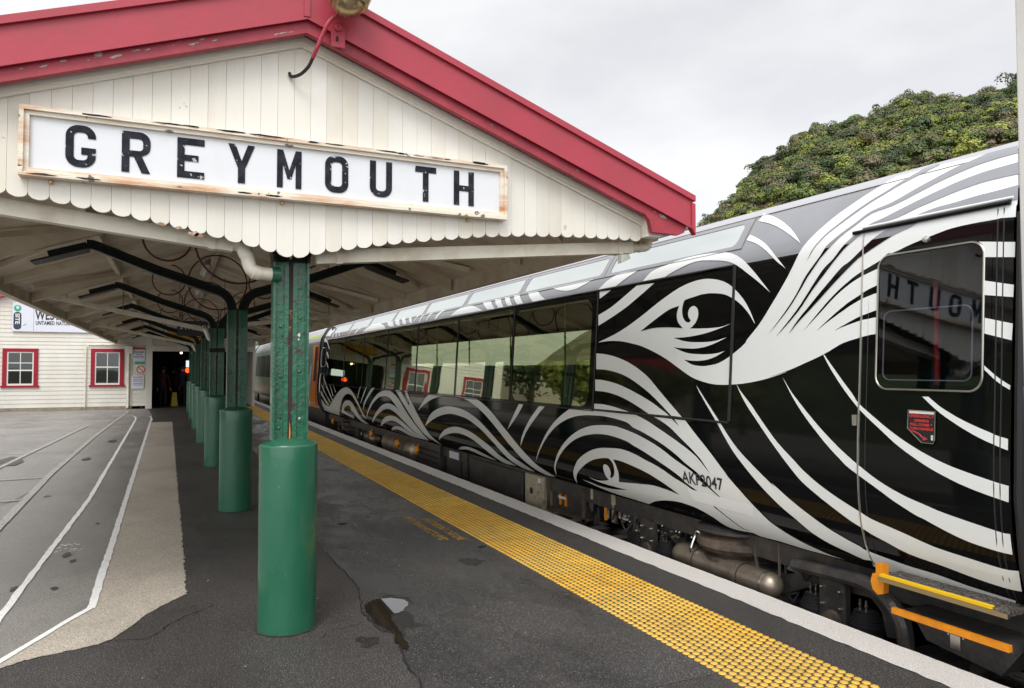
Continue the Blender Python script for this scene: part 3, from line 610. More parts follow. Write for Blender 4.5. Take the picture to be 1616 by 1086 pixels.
# ================================================================== GREYMOUTH SIGN
sg = empty('station_name_sign', (.67, 4.66, 2.69), 'long white framed board with black letters GREYMOUTH on the gable', 'sign')
m = MB(); m.box((-.73, 4.672, 2.70), (2.075, 4.69, 3.055), SIGNW); m.build('panel', sg)
m = MB()
X0, X1, Z0, Z1 = -.765, 2.106, 2.688, 3.068
for (ya, yb, o, wd, mt) in ((4.635, 4.705, 0, .022, FRAME), (4.652, 4.704, .022, .024, FRAME)):
    m.box((X0 + o, ya, Z0 + o), (X1 - o, yb, Z0 + o + wd), mt); m.box((X0 + o, ya, Z1 - o - wd), (X1 - o, yb, Z1 - o), mt)
    m.box((X0 + o, ya, Z0 + o + wd), (X0 + o + wd, yb, Z1 - o - wd), mt); m.box((X1 - o - wd, ya, Z0 + o + wd), (X1 - o, yb, Z1 - o - wd), mt)
for i in range(26):      # flaking paint along the top and bottom rails
    t = random.random(); xx = X0 + .05 + t * (X1 - X0 - .1); top_ = random.random() < .7; zz = (Z1 - .008 if top_ else Z0 + .012) + random.uniform(-.004, .004); a = random.uniform(.02, .11)
    m.fill([[(xx + a * math.cos(q * .63) * random.uniform(.5, 1), zz + random.uniform(.003, .007) * math.sin(q * .63)) for q in range(10)]], random.choice((CRACK, CHIP, RUSTGAP)), lambda p, q, t: (p, 4.6335, q))
m.build('frame', sg)
for bx in (-.62, .60, 1.83):
    m = MB(); m.lathe([(.011, 0), (.011, -.012), (.006, -.02)], (bx, 4.70, 2.672), BRONZE, 10, 'y'); m.build('bolt', sg, smooth=True)
S = .27; WL = 1.0; HL = 1.6
def stroke(path, w):
    P = [Vector(p) for p in path]; l = []; r = []
    for i, p in enumerate(P):
        d0 = (P[i] - P[i - 1]).normalized() if i else (P[1] - P[0]).normalized(); d1 = (P[i + 1] - P[i]).normalized() if i < len(P) - 1 else d0
        n0 = Vector((-d0.y, d0.x)); n1 = Vector((-d1.y, d1.x)); nn = (n0 + n1).normalized(); k = (w / 2) / max(.4, nn.dot(n0)); l.append(p + nn * k); r.append(p - nn * k)
    return [tuple(q) for q in l + r[::-1]]
h = S / 2; arc = lambda cx, cy, r, a0, a1, n=6: [(cx + r * math.cos(R(a0 + (a1 - a0) * i / n)), cy + r * math.sin(R(a0 + (a1 - a0) * i / n))) for i in range(n + 1)]
Rr = .3
Gp = [(1 - h, 1.12)] + arc(1 - h - Rr, HL - h - Rr, Rr, 0, 90) + arc(h + Rr, HL - h - Rr, Rr, 90, 180) + arc(h + Rr, h + Rr, Rr, 180, 270) + arc(1 - h - Rr, h + Rr, Rr, 270, 360) + [(1 - h, .76 - h), (.52, .76 - h)]
def ring(x0, y0, x1, y1, r): return rrect(x0, y0, x1, y1, r, 6)
LET = {
 'G': [stroke(Gp, S)],
 'R': [[(0, 0), (S, 0), (S, .62), (.42, .62), (.70, 0), (1, 0), (.70, .66)] + arc(.60, 1.04, .4, -60, 0, 4)[1:] + arc(.62, HL - .38, .38, 0, 90) + [(0, HL)], [(S, .86), (S, HL - S)] + arc(.60, HL - S - .14, .14, 90, 0, 4) + arc(.60, .86 + .14, .14, 0, -90, 4)],
 'E': [[(0, 0), (1, 0), (1, S), (S, S), (S, .68), (.78, .68), (.78, .93), (S, .93), (S, HL - S), (1, HL - S), (1, HL), (0, HL)]],
 'Y': [[(.36, 0), (.64, 0), (.64, .62), (1.02, HL), (.74, HL), (.5, .92), (.26, HL), (-.02, HL), (.36, .62)]],
 'M': [[(0, 0), (.24, 0), (.24, 1.0), (.42, .38), (.58, .38), (.76, 1.0), (.76, 0), (1, 0), (1, HL), (.76, HL), (.5, .75), (.24, HL), (0, HL)]],
 'O': [ring(0, 0, 1, HL, .4), ring(S, S, 1 - S, HL - S, .16)],
 'U': [stroke([(h, HL)] + arc(h + Rr, h + Rr, Rr, 180, 270) + arc(1 - h - Rr, h + Rr, Rr, 270, 360) + [(1 - h, HL)], S)],
 'T': [[(.5 - h, 0), (.5 + h, 0), (.5 + h, HL - S), (1, HL - S), (1, HL), (0, HL), (0, HL - S), (.5 - h, HL - S)]],
 'H': [[(0, 0), (S, 0), (S, .67), (1 - S, .67), (1 - S, 0), (1, 0), (1, HL), (1 - S, HL), (1 - S, .93), (S, .93), (S, HL), (0, HL)]]}
for ch, lx in zip('GREYMOUTH', (-.552, -.278, .008, .288, .566, .857, 1.143, 1.447, 1.72)):
    m = MB(); kx = .1465; m.fill(LET[ch], LETTER, lambda a, b, t, lx=lx: (lx + a * kx, 4.6695 - t, 2.766 + b * kx), .002)
    m.build('letter', sg)
# ================================================================== LAMP ON THE APEX
lp = empty('floodlight', (.93, 4.5, 3.9), 'tarnished round floodlight on the roof apex with cable', 'lamp')
m = MB(); m.lathe([(.0, 0), (.04, .004), (.075, .022), (.098, .055), (.108, .10), (.11, .16), (.10, .2)], (.927, 4.36, 3.772), LAMPG, 36, cap=False); m.build('dome', lp, smooth=True)
m = MB(); m.lathe([(.11, .06), (.135, .12), (.14, .2), (.12, .26)], (.935, 4.36, 3.772), LAMPG, 36, cap=False); m.build('hood', lp, smooth=True)
m = MB(); m.box((.86, 4.52, 3.64), (.945, 4.535, 3.80), RED); m.box((.89, 4.505, 3.675), (.90, 4.52, 3.70), CRACK); m.lathe([(.022, 0), (.022, -.014), (.012, -.018)], (.90, 4.52, 3.755), RED, 12, 'y'); m.beam((.9, 4.5, 3.80), (.925, 4.38, 3.93), .05, .02, RED); m.build('bracket', lp)
m = MB(); q = smoothpts([(.87, 4.47, 3.80), (.83, 4.47, 3.75), (.80, 4.49, 3.68), (.775, 4.51, 3.61), (.755, 4.55, 3.555)], 6); m.tube(q, .012, RED, 10)
q2 = smoothpts([(.755, 4.55, 3.555), (.735, 4.58, 3.51), (.70, 4.62, 3.475), (.665, 4.66, 3.465), (.645, 4.69, 3.475), (.64, 4.71, 3.50)], 6); m.tube(q2, .0105, CABLE, 10); m.build('cable', lp, smooth=True)

# ================================================================== STATION BUILDING
bd = empty('station_building', (-3, 34, 0), 'white weatherboard station building with red framed sash windows', 'building')
YB = 34.0
def boards(m, x0, x1, z0, z1, holes=(), y=YB, dz=.165, gable=None):
    z = z0
    while z < z1 - .01:
        zt = min(z + dz, z1); segs = [(x0, x1)]
        for (hx0, hx1, hz0, hz1) in holes:
            if z + .02 < hz1 and zt - .02 > hz0:
                ns = []
                for a, b in segs:
                    if hx0 > a: ns.append((a, min(b, hx0)))
                    if hx1 < b: ns.append((max(a, hx1), b))
                segs = [q for q in ns if q[1] - q[0] > .01]
        for a, b in segs:
            if gable: 
                hw = gable(z)
                if hw <= 0: continue
                cxg = gable(None); a = max(a, cxg - hw); b = min(b, cxg + hw)
                if b - a < .05: continue
            m.raw([(a, y, z), (b, y, z), (b, y + .018, zt), (a, y + .018, zt), (a, y + .05, z), (b, y + .05, z), (b, y + .05, zt), (a, y + .05, zt)], [(0, 1, 2, 3), (4, 7, 6, 5), (0, 4, 5, 1), (3, 2, 6, 7), (0, 3, 7, 4), (1, 5, 6, 2)], SIDING)
        z += dz
W1 = (-5.86, -4.88, 1.02, 2.34); W2 = (-2.89, -1.90, 1.02, 2.36)
m = MB(); boards(m, -6.9, -1.55, .12, 2.72, (W1, W2))
gf = lambda z: -1.8 if z is None else (5.95 - z) / .36
boards(m, -6.9, -1.3, 2.725, 5.4, (), gable=gf)
boards(m, -1.50, -1.0, .12, 2.6); m.build('front_wall', bd)
m = MB(); m.box((-6.9, YB - .02, 0), (-1.5, YB + .06, .11), CONC); m.build('base_kerb', bd)
m = MB(); m.box((-1.565, YB - .02, .12), (-1.50, YB + .05, 2.9), SIDING); m.box((-1.0, YB - .035, 0), (-.76, YB + .1, 4.0), SIDING); m.box((-.76, YB - .03, 2.38), (3.3, YB + .08, 2.62), SIDING); m.build('corner_board', bd)
m = MB(); boards(m, -.76, 3.3, 2.625, 3.9); boards(m, -1.5, -1.0, 2.605, 3.9); m.build('lintel_wall', bd)
m = MB()
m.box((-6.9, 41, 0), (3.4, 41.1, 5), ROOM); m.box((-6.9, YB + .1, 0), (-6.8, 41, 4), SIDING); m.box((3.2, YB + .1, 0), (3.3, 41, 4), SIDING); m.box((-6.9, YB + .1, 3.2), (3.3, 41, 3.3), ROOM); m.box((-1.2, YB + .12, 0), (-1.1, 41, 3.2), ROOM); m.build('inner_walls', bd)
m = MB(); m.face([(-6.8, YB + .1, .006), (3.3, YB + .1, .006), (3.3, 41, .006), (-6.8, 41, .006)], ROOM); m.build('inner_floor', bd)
m = MB()
for sx in (-1, 1):
    f = lambda q: 5.93 - .36 * abs(q + 1.8)
    m.prism([(-1.8, f(-1.8)), (-1.8 + sx * 5.4, f(-1.8 + sx * 5.4)), (-1.8 + sx * 5.4, f(-1.8 + sx * 5.4) + .3), (-1.8, f(-1.8) + .3)], 7.4, RED, lambda a, b, t: (a, YB - .25 + t, b))
m.build('roof', bd)
for wi, (x0, x1, z0, z1) in enumerate((W1, W2)):
    if wi == 2: pass
    m = MB(); fw = .16
    for a, b in (((x0 - fw * .6, YB - .04, z0 - .02), (x0 + .05, YB + .03, z1 + .1)), ((x1 - .05, YB - .04, z0 - .02), (x1 + fw * .6, YB + .03, z1 + .1)), ((x0 + .05, YB - .04, z1 - .03), (x1 - .05, YB + .03, z1 + .1))): m.box(a, b, WINRED)
    wn = m.build('window', bd)
    m = MB(); m.box((x0 - fw * .6 - .05, YB - .07, z0 - .10), (x1 + fw * .6 + .05, YB + .03, z0 - .022), WINRED); m.build('sill', wn)
    m = MB(); zc = (z0 + z1) / 2 - (.12 if wi == 0 else 0); xa, xb = x0 + .05, x1 - .05; zb, zt_ = z0 - .022, z1 - .03; y0, y1 = YB - .015, YB + .02; b_ = .045; mid = (xa + xb) / 2
    for q in ((xa, zb, xa + b_, zt_), (xb - b_, zb, xb, zt_), (xa + b_, zb, xb - b_, zb + .07), (xa + b_, zt_ - b_, xb - b_, zt_), (xa + b_, zc, xb - b_, zc + .05), (mid - .014, zb + .07, mid + .014, zc), (mid - .014, zc + .05, mid + .014, zt_ - b_)): m.box((q[0], y0, q[1]), (q[2], y1, q[3]), SASH)
    if wi == 0: m.box((xa + b_, y0, zc + .3), (mid - .014, y1, zc + .33), SASH); m.box((mid + .014, y0, zc + .3), (xb - b_, y1, zc + .33), SASH)
    m.build('sash', wn)
    m = MB(); m.face([(xa, YB + .005, zb), (xb, YB + .005, zb), (xb, YB + .005, zt_), (xa, YB + .005, zt_)], GL_HOUSE); m.build('pane', wn)
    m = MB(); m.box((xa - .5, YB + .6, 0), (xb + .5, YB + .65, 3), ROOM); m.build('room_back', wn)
m = MB(); m.box((-1.75, YB - .14, 2.27), (-1.49, YB - .02, 2.58), SASH); m.build('meter_box', bd)
m = MB(); m.tube(smoothpts([(-1.63, YB - .08, 2.27), (-1.63, YB - .08, 1.0), (-1.63, YB - .08, .2), (-1.66, YB - .12, .05)], 5), .045, PVC, 10); m.build('downpipe', bd, smooth=True)
m = MB(); m.tube([(-2.0, YB - .06, 2.62), (-3.05, YB - .06, 2.62), (-3.15, YB - .06, 2.52), (-3.16, YB - .06, .1)], .022, PVC, 8); m.tube([(-3.0, YB - .06, 2.62), (-1.5, YB - .06, 2.66)], .022, PVC, 8); m.build('conduit', bd, smooth=True)
# signs on the wall
sv = empty('information_centre_sign', (-4.3, YB - .06, 3.1), 'pale board on the wall reading SITE, WEST and UNTAMED NATURAL', 'sign')
m = MB(); m.box((-5.66, YB - .07, 3.10), (-4.96, YB - .03, 4.25), SIGNP); m.box((-4.95, YB - .07, 3.10), (-2.0, YB - .03, 4.25), SIGNP); m.build('panel', sv)
m = MB(); m.fill([rrect(-5.62, 3.17, -5.36, 3.86, .125, 8)], NAVY, lambda a, b, t: (a, YB - .073, b)); m.build('pill_emblem', sv)
m = MB(); text(m, 'SITE', .2, SASH, lambda x, y: (-5.555 + y, YB - .076, 3.80 - x), bold=.006, wx=1.15); m.build('letters', sv)
m = MB(); m.fill([[(-5.49 + .125 * math.cos(a * .2618), 4.0 + .125 * math.sin(a * .2618)) for a in range(24)], [(-5.49 + .05 * math.cos(a * .2618), 4.03 + .06 * math.sin(a * .2618)) for a in range(24)]], PRINTG, lambda a, b, t: (a, YB - .073, b)); m.build('green_emblem', sv)
m = MB(); text(m, 'WEST', .51, PRINTK, lambda x, y: (-4.90 + x, YB - .074, 3.585 + y), bold=.014, wx=.60, space=1.05); text(m, 'UNTAMED NATURAL', .21, PRINTK, lambda x, y: (-4.89 + x, YB - .074, 3.375 + y), bold=.006, wx=.62, space=1.05); m.build('letters', sv)
m = MB(); m.beam((-5.3, YB - .074, 3.33), (-5.2, YB - .074, 3.41), .004, .014, PRINTK); m.build('printed_leaf', sv)
def notice(name, lab, x0, z0, x1, z1, rows, cat='notice', gp='notices on the wall beside the opening', bg=SIGNP):
    n = empty(name, ((x0 + x1) / 2, YB - .04, z0), lab, cat, gp); m = MB(); m.box((x0, YB - .045, z0), (x1, YB - .022, z1), bg); m.build('panel', n)
    for (s, x, z, sz, mt, wx) in rows:
        m = MB(); text(m, s, sz, mt, lambda a, b: (x + a, YB - .049, z + b), 'CENTER', wx=wx, bold=.002); m.build('letters', n)
    return n
n = notice('warning_notice', 'top notice beside the opening with dark red header and three black lines', -1.48, 1.97, -1.03, 2.52, [('TRESPASSERS', -1.255, 2.31, .075, PRINTK, .8), ('WILL BE', -1.255, 2.21, .075, PRINTK, .8), ('PROSECUTED', -1.255, 2.11, .075, PRINTK, .85)])
m = MB(); m.box((-1.48, YB - .05, 2.44), (-1.03, YB - .046, 2.52), PRINTR); m.build('header', n)
n = notice('green_notice', 'small green notice strip between the two white notices', -1.41, 1.84, -1.04, 1.935, [], bg=PRINTG)
n = notice('prohibition_sign', 'round red ring prohibition sign on the wall', -1.36, 1.43, -1.0, 1.80, [], bg=SIDING)
m = MB(); m.fill([[(-1.18 + .165 * math.cos(a * .2618), 1.615 + .165 * math.sin(a * .2618)) for a in range(24)], [(-1.18 + .125 * math.cos(a * .2618), 1.615 + .125 * math.sin(a * .2618)) for a in range(24)]], PRINTR, lambda a, b, t: (a, YB - .049, b)); m.beam((-1.27, YB - .05, 1.705), (-1.09, YB - .05, 1.525), .003, .035, PRINTR); m.build('red_ring', n)
n = notice('danger_notice', 'white notice with red DANGER heading lowest on the wall', -1.50, .83, -1.06, 1.38, [('DANGER', -1.28, 1.27, .085, PRINTR, 1.0)])
for zz in (1.19, 1.13, 1.03, .97): m = MB(); m.box((-1.46, YB - .0485, zz), (-1.10, YB - .046, zz + .018), NAVY); m.build('small_print_line', n)
# mustard sign, hanging STATION sign
ms = empty('mustard_sign', (.2, 33.9, 2.78), 'mustard yellow sign on the wall above the dark opening', 'sign'); m = MB(); m.box((-.28, YB - .06, 2.76), (1.3, YB - .02, 3.18), MUSTARD); m.build('panel', ms)
hs = empty('hanging_station_sign', (.6, 17.3, 2.75), 'black hanging sign with pale STATION letters under the canopy', 'sign')
m = MB(); m.box((.08, 16.9, 2.34), (1.05, 16.94, 2.66), PRINTK); m.build('panel', hs)
m = MB(); text(m, 'STATION', .13, SASH, lambda x, y: (.13 + x, 16.896, 2.48 + y), wx=.95, bold=.001, space=1.3); m.build('letters', hs)
m = MB(); m.tube([(.12, 16.92, 2.66), (.12, 16.92, 3.6)], .008, SEAM, 6); m.tube([(1.0, 16.92, 2.66), (1.0, 16.92, 3.6)], .008, SEAM, 6); m.build('hanger', hs)
# ================================================================== INSIDE THE OPENING
def person(name, label, x, y, z0, hgt, face, cloth, arm_up=False, leg=CLOTH3):
    pr = empty(name, (x, y, z0), label, 'person', 'people waiting inside the dark opening')
    s = hgt / 1.75; ca, sa = math.cos(face), math.sin(face)
    def W(a, b, c): return (x + (a * ca - b * sa) * s, y + (a * sa + b * ca) * s, z0 + c * s)
    J = [(0, 0, .95), (0, .01, 1.12), (0, .01, 1.32), (0, 0, 1.45), (0, 0, 1.52), (0, -.015, 1.62), (0, -.01, 1.72)]
    E_ = [(0, 1), (1, 2), (2, 3), (3, 4), (4, 5), (5, 6)]; RA = [.135, .125, .15, .10, .055, .085, .06]
    for sx in (-1, 1):
        i = len(J); J += [(sx * .09, 0, .88), (sx * .10, -.02, .50), (sx * .105, .02, .10), (sx * .11, -.10, .035)]; RA += [.10, .06, .045, .035]; E_ += [(0, i), (i, i + 1), (i + 1, i + 2), (i + 2, i + 3)]
        i = len(J); hand = (sx * .16, -.28, 1.05) if arm_up else (sx * .27, -.08, .82)
        J += [(sx * .19, 0, 1.40), (sx * .25, .02, 1.13), hand, (hand[0], hand[1] - .05, hand[2] - .06)]; RA += [.062, .045, .03, .03]; E_ += [(2, i), (i, i + 1), (i + 1, i + 2), (i + 2, i + 3)]
        for f in range(5):
            j = len(J); a = (f - 2) * .013; J += [(hand[0] + a, hand[1] - .07, hand[2] - .09), (hand[0] + a * 1.2, hand[1] - .07, hand[2] - .13 + abs(a) * .6)]; RA += [.009, .008]; E_ += [(i + 3, j), (j, j + 1)]
    me = bpy.data.meshes.new('body'); me.from_pydata([W(*q) for q in J], E_, []); me.materials.append(cloth); me.materials.append(SKIN); me.materials.append(leg)
    o = bpy.data.objects.new('body', me); COL.objects.link(o)
    md = o.modifiers.new('skin', 'SKIN')
    for i, r in enumerate(RA): me.skin_vertices[0].data[i].radius = (r * s, r * s * .8)
    me.skin_vertices[0].data[0].use_root = True
    o.modifiers.new('sub', 'SUBSURF').levels = 2
    dg = bpy.context.evaluated_depsgraph_get(); m2 = bpy.data.meshes.new_from_object(o.evaluated_get(dg)); o.modifiers.clear(); o.data = m2
    if len(m2.materials) < 3:
        m2.materials.clear()
        for q in (cloth, SKIN, leg): m2.materials.append(q)
    for p in m2.polygons:
        zz = (p.center.z - z0) / s; p.use_smooth = True; p.material_index = 1 if zz > 1.5 else (2 if zz < .92 else 0)
        rx, ry = p.center.x - x, p.center.y - y
        if .68 < zz < .84 and math.hypot(rx, ry) > .2 * s: p.material_index = 1
    o.parent = pr; o.location = -pr.location
    m = MB(); c = W(0, .012, 1.665); m.lathe([(.0, .11), (.06, .10), (.098, .06), (.105, .0), (.1, -.05)], c, HAIR, 12, cap=False); m.build('hair', pr, smooth=60)
    m = MB()
    for sx in (-1, 1): e = W(sx * .03, -.088, 1.645); m.lathe([(.0, -.012), (.012, 0), (.0, .012)], e, HAIR, 6, cap=False)
    e = W(0, -.10, 1.615); m.lathe([(.0, .02), (.014, -.012), (0, -.02)], e, SKIN, 6, cap=False); m.build('face', pr)
person('person', 'person in dark red top standing just inside the opening', -.35, 35.3, .006, 1.72, .3, CLOTH2)
person('person', 'person in navy clothes in the middle of the opening with hands forward', .42, 36.2, .006, 1.76, -.4, CLOTH1, True)
person('person', 'person in grey clothes deepest inside the opening', .05, 37.6, .006, 1.68, 2.2, CLOTH3)
wf = empty('wet_floor_sign', (.1, 35.7, 0), 'small yellow wet floor stand on the ground inside the opening', 'floor sign')
m = MB()
for s_ in (-1, 1): m.prism([(-.14, 0), (.14, 0), (.085, .60), (-.085, .60)], .015, WFLOOR, lambda a, b, t, s_=s_: (.1 + a, 35.7 + s_ * (.16 - b * .25) + t, .01 + b))
m.build('leaves', wf)
ol = empty('orange_lamp', (.63, 35.9, 1.4), 'glowing red orange round lamp inside the opening', 'lamp'); m = MB(); m.lathe([(0, -.11), (.07, -.09), (.115, 0), (.07, .09), (0, .11)], (.63, 35.9, 1.58), GLOWO, 16, 'y', cap=False); m.build('lens', ol, smooth=True); m = MB(); m.tube([(.63, 35.98, 0), (.63, 35.98, 1.5)], .02, PRINTK, 6); m.build('pole', ol)
sc = empty('lit_screen', (.85, 36.6, 1.75), 'small lit white screen inside the opening above the orange lamp', 'screen'); m = MB(); m.box((.56, 36.6, 1.72), (1.2, 36.64, 2.02), GLOWS); m.build('display', sc); m = MB(); m.box((.53, 36.62, 1.69), (1.23, 36.68, 2.05), PRINTK); m.build('casing', sc); m = MB(); m.tube([(.88, 36.66, 2.05), (.88, 36.66, 3.2)], .015, PRINTK, 6); m.build('hanger', sc)
cl = empty('ceiling_lamp', (.35, 36, 2.4), 'tiny warm lit ceiling lamp inside the opening', 'lamp'); m = MB(); m.lathe([(0, -.05), (.05, -.02), (.04, .03)], (.35, 36, 2.36), GLOWW, 10); m.build('bulb', cl, smooth=True); m = MB(); m.tube([(.35, 36, 2.39), (.35, 36, 3.2)], .01, PRINTK, 6); m.build('cord', cl)

# ================================================================== CARRIAGES
PRF = [(4.30, .30), (4.245, .355), (4.212, .395), (4.175, .47), (4.143, .555), (4.124, .64), (4.112, .727), (4.103, .84), (4.10, .95), (4.10, 1.1), (4.115, 1.333), (4.130, 1.554), (4.148, 1.85), (4.163, 2.1), (4.178, 2.35), (4.187, 2.5), (4.197, 2.58), (4.225, 2.64), (4.29, 2.75), (4.36, 2.86), (4.40, 2.92), (4.46, 2.96), (4.60, 3.02)]
TX = 5.5
def px(z):
    if z <= PRF[0][1]: return PRF[0][0]
    for (a, b), (c, d) in zip(PRF, PRF[1:]):
        if z <= d: return a + (c - a) * (z - b) / (d - b)
    return PRF[-1][0]
def pn(z):       # outward normal of the side profile, smoothed
    e = .05 if z > 2.55 or z < .9 else .12
    e = min(e, z - .31, 3.0 - z) if .32 < z < 2.99 else .01
    a, b = px(z - e), px(z + e); v = Vector((-(2 * e), 0, (b - a))); return v.normalized()
ZC = sorted(set([round(p[1], 4) for p in PRF] + [.5, .6, .68, .78, .89, 1.0, 1.2, 2.49, 2.54, 2.61, 2.69, 2.8, 2.9]))
def on_side(y, z, off):
    n = pn(z); return (px(z) + n.x * off, y, z + n.z * off)
def side_patch(loops, mt, off, name, parent, split=None):
    """flat outline in (y, z) laid onto the curved side, standing off by a few mm; split = (z, other material above)"""
    flat = [p for lp in loops for p in lp]
    tri = geometry.tessellate_polygon([[Vector((a, b, 0)) for a, b in lp] for lp in loops])
    bm = bmesh.new(); vs = [bm.verts.new((a, b, 0)) for a, b in flat]
    for t in tri:
        try: bm.faces.new([vs[i] for i in t])
        except ValueError: pass
    z0 = min(b for a, b in flat); z1 = max(b for a, b in flat)
    for z in ZC:
        if z0 < z < z1: bmesh.ops.bisect_plane(bm, geom=bm.verts[:] + bm.edges[:] + bm.faces[:], plane_co=(0, z, 0), plane_no=(0, 1, 0), dist=1e-6)
    bm.verts.ensure_lookup_table(); bm.verts.index_update()
    co = [(v.co.x, v.co.y) for v in bm.verts]; fs = [tuple(v.index for v in f.verts) for f in bm.faces]; bm.free()
    V = [on_side(a, b, off) for a, b in co]; out_ = []
    for f in fs:
        a, b, c = (Vector(V[f[0]]), Vector(V[f[1]]), Vector(V[f[2]]))
        out_.append(f if (b - a).cross(c - a).x < 0 else f[::-1])
    me = bpy.data.meshes.new(name); me.from_pydata(V, [], out_)
    for q in (mt if isinstance(mt, (list, tuple)) else [mt]): me.materials.append(q)
    if split:
        me.polygons.foreach_set('material_index', [1 if sum(co[i][1] for i in f) / len(f) > split else 0 for f in out_])
    me.polygons.foreach_set('use_smooth', [True] * len(out_)); me.normals_split_custom_set_from_vertices([pn(b) for a, b in co]); me.update()
    o = bpy.data.objects.new(name, me); COL.objects.link(o)
    if parent:
        o.parent = parent
        if parent.type == 'EMPTY': o.location = -parent.location
    return o
def body_shell(ya, yb, lo, hi, holes, name, parent, end_mat, zs=2.5, roof=None):
    """side wall with window openings, roof, far side and ends"""
    zl = sorted(set([p[1] for p in PRF] + [1.2, 2.49, 2.65, 2.895, zs] + [.5, .6, .78, .89, 2.54, 2.61, 2.8]))
    ys = sorted(set([ya, yb] + [v for h in holes for v in h[:2]]))
    V = []; F = []; MI = []; NN = []
    for y in ys:
        for z in zl: V.append((px(z), y, z)); NN.append(pn(z))
    nz = len(zl)
    for i in range(len(ys) - 1):
        for j in range(nz - 1):
            yc = (ys[i] + ys[i + 1]) / 2; z = (zl[j] + zl[j + 1]) / 2
            if any(h[0] < yc < h[1] and h[2] < z < h[3] for h in holes): continue
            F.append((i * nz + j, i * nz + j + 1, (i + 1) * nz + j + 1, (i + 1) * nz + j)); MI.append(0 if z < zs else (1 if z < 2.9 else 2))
    # check orientation (outward = -x)
    a, b, c = (Vector(V[F[0][k]]) for k in range(3))
    if (b - a).cross(c - a).x > 0: F = [f[::-1] for f in F]
    k = len(V)
    rx = [(4.60, 3.02), (5.0, 3.09), (5.5, 3.11), (6.0, 3.09), (6.4, 3.02)]
    for y in (ya, yb):
        for x, z in rx: V.append((x, y, z)); NN.append(Vector((0, 0, 1)))
    for q in range(4): F.append((k + q, k + q + 1, k + 5 + q + 1, k + 5 + q)); MI.append(2)
    k = len(V)
    for y in (ya, yb):
        for x, z in PRF: V.append((2 * TX - x, y, z)); NN.append(Vector((1, 0, 0)))
    n = len(PRF)
    for q in range(n - 1):
        if 1.3 < (PRF[q][1] + PRF[q + 1][1]) / 2 < 2.4 and holes: continue
        F.append((k + q, k + q + 1, k + n + q + 1, k + n + q)); MI.append(0 if PRF[q][1] < zs - .01 else 1)
    k = len(V)
    outl = PRF + rx[1:-1] + [(2 * TX - x, z) for x, z in PRF[::-1]]
    for y in (ya + .001, yb - .001):
        s_ = len(V)
        for x, z in outl: V.append((x, y, z)); NN.append(Vector((0, -1 if y < yb - .01 else 1, 0)))
        F.append(tuple(range(s_, len(V)))); MI.append(3)
    s_ = len(V)
    V += [(4.3, ya, .302), (6.7, ya, .302), (6.7, yb, .302), (4.3, yb, .302)]; NN += [Vector((0, 0, -1))] * 4; F.append((s_, s_ + 1, s_ + 2, s_ + 3)); MI.append(3)
    me = bpy.data.meshes.new(name); me.from_pydata(V, [], F)
    for q in (lo, hi, roof or ROOFW, end_mat): me.materials.append(q)
    me.polygons.foreach_set('material_index', MI); me.polygons.foreach_set('use_smooth', [i not in (3,) for i in MI]); me.normals_split_custom_set_from_vertices(NN); me.update()
    o = bpy.data.objects.new(name, me); COL.objects.link(o); o.parent = parent; o.location = -parent.location; return o
YA, YZ = 2.485, 22.75
car = empty('passenger_carriage', (5.5, 12.5, -.56), 'glossy black panoramic railway carriage with white swirling face and wave pattern', 'carriage')
WD = [(6.83 + 2.13 * i, 6.83 + 2.13 * (i + 1)) for i in range(7)]
WD = [(a, b) for a, b in WD]; WD[-1] = (WD[-1][0], 21.75)
SKY_ = [(4.655 + 2.115 * i, 4.655 + 2.115 * (i + 1)) for i in range(8)]
holes = [(a + .01, b - .01, 1.2, 2.49) for a, b in WD] + [(a + .03, b - .03, 2.65, 2.895) for a, b in SKY_] + [(2.66, 3.32, 1.554, 2.35)]
# door window opening is cut as a coarse hole and dressed with its own surround below
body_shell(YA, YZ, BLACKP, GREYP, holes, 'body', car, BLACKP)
for i, (a, b) in enumerate(WD):
    last = i == 0
    o = side_patch([[(a, 1.195), (b, 1.195), (b, 2.495), (a, 2.495)], rrect(a + (.10 if last else .045), 1.235, b - .045, 2.42 if last else 2.45, .14 if last else .03, 5)], BLACKP, .003, 'window', car)
    side_patch([[(a + .012, 1.2), (b - .012, 1.2), (b - .012, 2.49), (a + .012, 2.49)]], GL_CAR, .0005, 'pane', o)
    if i:
        m = MB(); m.tube([on_side(a, z, .004) for z in (1.21, 1.5, 1.8, 2.1, 2.48)], .006, RUBBER, 6); m.build('seal', o)
for i, (a, b) in enumerate(SKY_):
    s_ = .085
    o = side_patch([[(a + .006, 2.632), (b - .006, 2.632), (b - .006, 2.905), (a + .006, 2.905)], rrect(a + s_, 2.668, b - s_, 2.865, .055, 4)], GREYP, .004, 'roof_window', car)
    side_patch([[(a + .03, 2.65), (b - .03, 2.65), (b - .03, 2.895), (a + .03, 2.895)]], GL_SKY, .001, 'pane', o)
m = MB()
for a, b in SKY_: m.tube([on_side(a, z, .004) for z in (2.632, 2.7, 2.8, 2.905)], .005, SEAM, 5)
m.tube([on_side(y, 2.632, .004) for y in (SKY_[0][0], SKY_[-1][1])], .004, SEAM, 5); m.tube([on_side(y, 2.905, .004) for y in (YA, YZ)], .004, SEAM, 5)
m.build('roof_seams', car)
